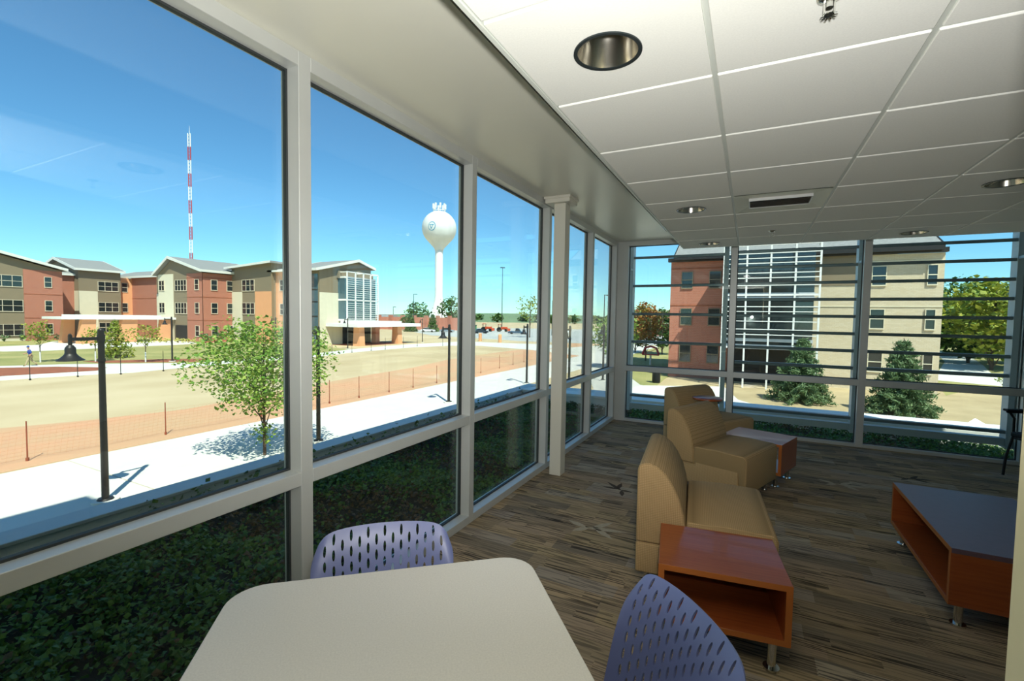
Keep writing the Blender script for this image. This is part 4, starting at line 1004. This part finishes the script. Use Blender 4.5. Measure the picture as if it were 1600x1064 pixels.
an.lathe([(3.1, 61.0), (3.3, 61.0), (3.3, 61.3), (3.1, 61.3), (3.1, 61.0)], n=20)
an.build('antennas', WHITE, WT)
# low brick boundary wall
bw = thing('brick_boundary_wall', 'low red brick wall with piers behind the parked cars', 'wall', (-107, 136, G))
for k in range(7):
    f0 = k/7; p0 = Vector((-121+27*f0, 130+13.5*f0, 0)); p1 = Vector((-121+27*(k+1)/7, 130+13.5*(k+1)/7, 0))
    q0, q1 = p0-Vector((-107, 136, 0)), p1-Vector((-107, 136, 0))
    MB().bar((q0.x, q0.y, 2.3), (q1.x, q1.y, 2.3), .4, 4.6).build('wall_bay', BRICK, bw)
    MB().box(q0.x-.6, q0.x+.6, q0.y-.6, q0.y+.6, 0, 5.3).build('pier', BRICK, bw)
sb = thing('store_building', 'long low brick building on the horizon left of the brick residence', 'building', (-22, 150, G))
MB().box(-12, 18, 0, 14, 0, 7.5).build('wall', BRICK, sb); MB().box(-12.3, 18.3, -.3, 14.3, 7.5, 8.1).build('cornice', CREAMW, sb); MB().box(-10, 16, -.1, 0, 3.5, 4.1).build('band', CREAMW, sb)
# shed roof building far
gb = thing('green_roof_shed', 'long low pale shed beyond the low brick wall', 'building', (-150, 150, G)); MB().box(-18, 18, -4, 4, 0, 4).build('wall', CREAMW, gb)
MB().prism([(-5, 4), (5, 4), (0, 5.6)], 'x', -19, 19).build('roof', SHINGLE, gb)

# vehicles
def car(label, loc, rz, paint, L_=4.5, H_=1.42, pickup=False):
    t = thing('parked_car', label, 'car', loc, rz, 'parked vehicles'); a = L_/2
    MB().prism([(-a, .3), (a, .3), (a, .62), (a*.93, .78), (a*.45, .88), (-a*.75, .92), (-a, .8)], 'y', -.85, .85).build('body', paint, t, True, .06, 2)
    cab = [(a*.42, .86), (a*.12, H_), (-a*.45, H_), (-a*.78, .9)] if not pickup else [(a*.42, .86), (a*.2, H_+.25), (-a*.12, H_+.25), (-a*.2, .9)]
    MB().prism(cab, 'y', -.72, .72).build('cabin_glass', DGLASS, t, True, .05, 2)
    rf = [(cab[1][0], cab[1][1]), (cab[2][0], cab[2][1]), (cab[2][0]-.05, cab[2][1]-.06), (cab[1][0]+.05, cab[1][1]-.06)]
    MB().prism(rf, 'y', -.73, .73).build('roof_panel', paint, t)
    for sx in (-.62, .62):
        for sy in (-.86, .86): MB().cyl((sx*a, sy-.1*(sy > 0)+.0, .33), (sx*a, sy+.1*(sy < 0), .33), .33, n=14).build('wheel', BLACKM, t, True)
PW, PD, PB = mat('car_white', 'd8d8d6', .3), mat('car_dark', '2b333b', .3), mat('car_silver', '9aa3a8', .3, .5)
car('white sedan parked before the low brick wall', (-90.6, 119.2, G), .45, PW)
car('silver sedan parked below the water tower', (-85.6, 122.4, G), .45, PB)
car('dark sedan at the edge of the second window pane', (-81, 125.6, G), .45, PD)
car('dark sedan left of the orange tractors', (-73.6, 123.2, G), .9, PD)
car('dark blue pickup truck right of the orange tractors', (-63.0, 127, G), .3, mat('car_blue', '3d5568', .3), 5.4, 1.5, True)
car('white hatchback far behind the parked pickup', (-57, 150, G), .3, PW, 4.2)
TRO = mat('tractor_orange', 'c9502a', .45)
def tractor(label, loc, rz):
    t = thing('tractor', label, 'tractor', loc, rz, 'orange tractors')
    MB().box(-.4, 1.9, -.45, .45, .8, 1.7).build('hood', TRO, t, bevel=.08); MB().box(-1.5, -.3, -.7, .7, .9, 1.4).build('rear_body', TRO, t, bevel=.06)
    MB().box(-1.4, -.2, -.65, .65, 2.6, 2.75).build('canopy', TRO, t)
    for sx in (-1.3, -.3):
        for sy in (-.6, .6): MB().box(sx-.05, sx+.05, sy-.05, sy+.05, 1.4, 2.6).build('canopy_post', BLACKM, t)
    for x, r in ((-1.0, .8), (1.5, .5)):
        for sy in (-.85, .85): MB().cyl((x, sy-.2, r), (x, sy+.2, r), r, n=18).build('wheel', BLACKM, t, True)
    MB().box(2.0, 2.8, -.9, .9, .3, 1.2).build('bucket', TRO, t, bevel=.05)
    for sy in (-.55, .55): MB().bar((.2, sy, 1.5), (2.2, sy, .9), .12, .2).build('loader_arm', TRO, t)
tractor('orange tractor, left of the two', (-82.5, 142, G), .3); tractor('orange tractor, right of the two', (-76.8, 143, G), .35)
cd = thing('portable_bin', 'small green container left of the orange tractors', 'container', (-89, 143, G), .3)
MB().box(-1.4, 1.4, -1, 1, .15, 2.0).build('tub', mat('bin_green', '3f8a52', .6), cd, bevel=.1); MB().box(-1.45, 1.45, -1.05, 1.05, 2.0, 2.15).build('lid', BLACKM, cd)
for i, (x, y) in enumerate(((-50.3, 84), (-44.5, 82))):
    t = thing('bollard', ('tan bollard left of the pair at the parking edge', 'tan bollard right of the pair at the parking edge')[i], 'bollard', (x, y, G), 0, 'tan bollards')
    MB().cyl((0, 0, 0), (0, 0, 1.5), .35, n=12).build('post', ORANGE, t, True); MB().lathe([(.35, 1.5), (.2, 1.68), (.01, 1.72)], n=12).build('cap', ORANGE, t, True)
# small court things beyond the far window
tb_ = thing('litter_bin', 'black litter bin at the court edge beyond the far window', 'bin', (-6.5, 38.2, G+.02)); MB().lathe([(.28, 0), (.32, .1), (.32, .95), (.34, 1.0), (.3, 1.05), (.01, 1.12)], n=18).build('drum', BLACKM, tb_, True); MB().lathe([(.22, 1.06), (.24, 1.16), (.01, 1.2)], n=18).build('lid', BRONZE, tb_, True)
ri = thing('swing_bench', 'red tubular play bench under the autumn tree', 'bench', (-9.7, 53, G)); RD = mat('play_red', 'b83a3a', .5)
MB().tube([(-.9, 0, 1.2), (-.6, 0, 1.9), (0, 0, 2.1), (.6, 0, 1.9), (.9, 0, 1.2)], .12).build('hoop', RD, ri, True); MB().cyl((0, 0, 0), (0, 0, 1.2), .1, n=10).build('post', WHITE, ri, True); MB().box(-.9, .9, -.25, .25, 1.1, 1.22).build('seat', RD, ri); MB().bar((-.9, 0, 1.2), (.9, 0, 1.9), .06, .06).build('brace', RD, ri)
# stone retaining wall at the right
rw = thing('stone_retaining_wall', 'curved tan stone block retaining wall among the right trees', 'wall', (24.5, 60, G))
STN = [mat('stone_a', 'c2b08a', .9, 0, .1, 3), mat('stone_b', 'b3a27d', .9, 0, .1, 3), mat('stone_c', 'cdbc97', .9, 0, .1, 3)]
rv = random.Random(3)
for c in range(4):
    for k in range(11):
        a = R_(205)+(k+.5*(c % 2))*.115; r = 7.0; cx, cy = 6.2, 1.5
        x, y = cx+r*math.cos(a), cy+r*math.sin(a); b = MB().box(-.38, .38, -.2, .2, .02, .40).build('stone_block', STN[rv.randrange(3)], rw, bevel=.03, seg=1); b.location = (x, y, c*.42); b.rotation_euler = (0, 0, a+math.pi/2)

# ================================================================== PERSON WALKING
def skin_body(name, joints, edges, m, parent, lv=2, root=0):
    me = bpy.data.meshes.new(name); me.from_pydata([j[0] for j in joints], edges, []); me.materials.append(m)
    o = bpy.data.objects.new(name, me); col.objects.link(o); o.parent = parent
    sk = o.modifiers.new('skin', 'SKIN')
    for i, j in enumerate(joints): me.skin_vertices[0].data[i].radius = j[1]; me.skin_vertices[0].data[i].use_root = (i == root)
    sb_ = o.modifiers.new('sub', 'SUBSURF'); sb_.levels = lv; sb_.render_levels = lv
    for p in me.polygons: p.use_smooth = True
    sk.use_smooth_shade = True
    return o
pe = thing('person', 'person in a blue shirt, khaki trousers and blue cap walking left', 'person', (-57.7, 17.6, G+.02), math.atan2(-.95, -.2))
SKIN_M = mat('skin', 'b98a68', .6); SHIRT = mat('blue_shirt', '2b4a9a', .8); KHAKI = mat('khaki_cloth', 'b3a27a', .85); SHOE = mat('shoe', '4a3b30', .7)
J = [((0, 0, .95), (.15, .12)), ((.02, 0, 1.12), (.14, .11)), ((.06, 0, 1.32), (.17, .12)), ((.08, 0, 1.46), (.09, .08)), ((.10, 0, 1.53), (.055, .055)), ((.12, 0, 1.60), (.075, .075)), ((.125, 0, 1.70), (.09, .085)), ((.125, 0, 1.77), (.06, .06)),
     ((0, .1, .88), (.10, .095)), ((.2, .1, .50), (.065, .062)), ((.33, .1, .12), (.042, .042)), ((.38, .1, .05), (.04, .04)), ((.49, .1, .05), (.03, .03)),
     ((0, -.1, .88), (.10, .095)), ((-.08, -.1, .48), (.065, .062)), ((-.36, -.1, .2), (.042, .042)), ((-.40, -.1, .13), (.04, .04)), ((-.34, -.1, .05), (.03, .03)),
     ((.06, .2, 1.40), (.065, .06)), ((-.06, .26, 1.14), (.045, .045)), ((.06, .27, .92), (.035, .035)), ((.12, .27, .85), (.035, .025)),
     ((.06, -.2, 1.40), (.065, .06)), ((.16, -.26, 1.15), (.045, .045)), ((.36, -.25, 1.08), (.035, .035)), ((.44, -.25, 1.08), (.035, .025))]
E_ = [(0, 1), (1, 2), (2, 3), (3, 4), (4, 5), (5, 6), (6, 7), (0, 8), (8, 9), (9, 10), (10, 11), (11, 12), (0, 13), (13, 14), (14, 15), (15, 16), (16, 17), (2, 18), (18, 19), (19, 20), (20, 21), (2, 22), (22, 23), (23, 24), (24, 25)]
skin_body('body', J, E_, SKIN_M, pe)
def grow(j, k): return (j[0], (j[1][0]+k, j[1][1]+k))
sh = [0, 1, 2, 3, 18, 19, 22, 23]; rm_ = {v: i for i, v in enumerate(sh)}
skin_body('shirt', [grow(J[v], .02) for v in sh], [(rm_[a], rm_[b]) for a, b in E_ if a in rm_ and b in rm_], SHIRT, pe)
tr_ = [0, 8, 9, 10, 13, 14, 15]; rm_ = {v: i for i, v in enumerate(tr_)}
skin_body('trousers', [grow(J[v], .022) for v in tr_], [(rm_[a], rm_[b]) for a, b in E_ if a in rm_ and b in rm_], KHAKI, pe)
for q in ((11, 12), (16, 17)): skin_body('shoe', [grow(J[v], .012) for v in q], [(0, 1)], SHOE, pe)
cp = MB(); cp.lathe([(.001, .115), (.05, .105), (.09, .06), (.1, .0), (.1, -.01)], (.125, 0, 1.72), 16); cp.prism([(.2, -.07), (.3, -.05), (.32, 0), (.3, .05), (.2, .07)], 'z', 1.715, 1.725); cp.build('cap', SHIRT, pe, True)
fc = MB(); fc.sphere((.21, .03, 1.69), .012, 8, 6); fc.sphere((.21, -.03, 1.69), .012, 8, 6); fc.build('eyes', BLACKM, pe); MB().add([(.205, -.012, 1.685), (.205, .012, 1.685), (.235, 0, 1.655), (.205, 0, 1.65)], [(0, 1, 2), (0, 2, 3), (1, 3, 2), (0, 3, 1)]).build('nose', SKIN_M, pe)
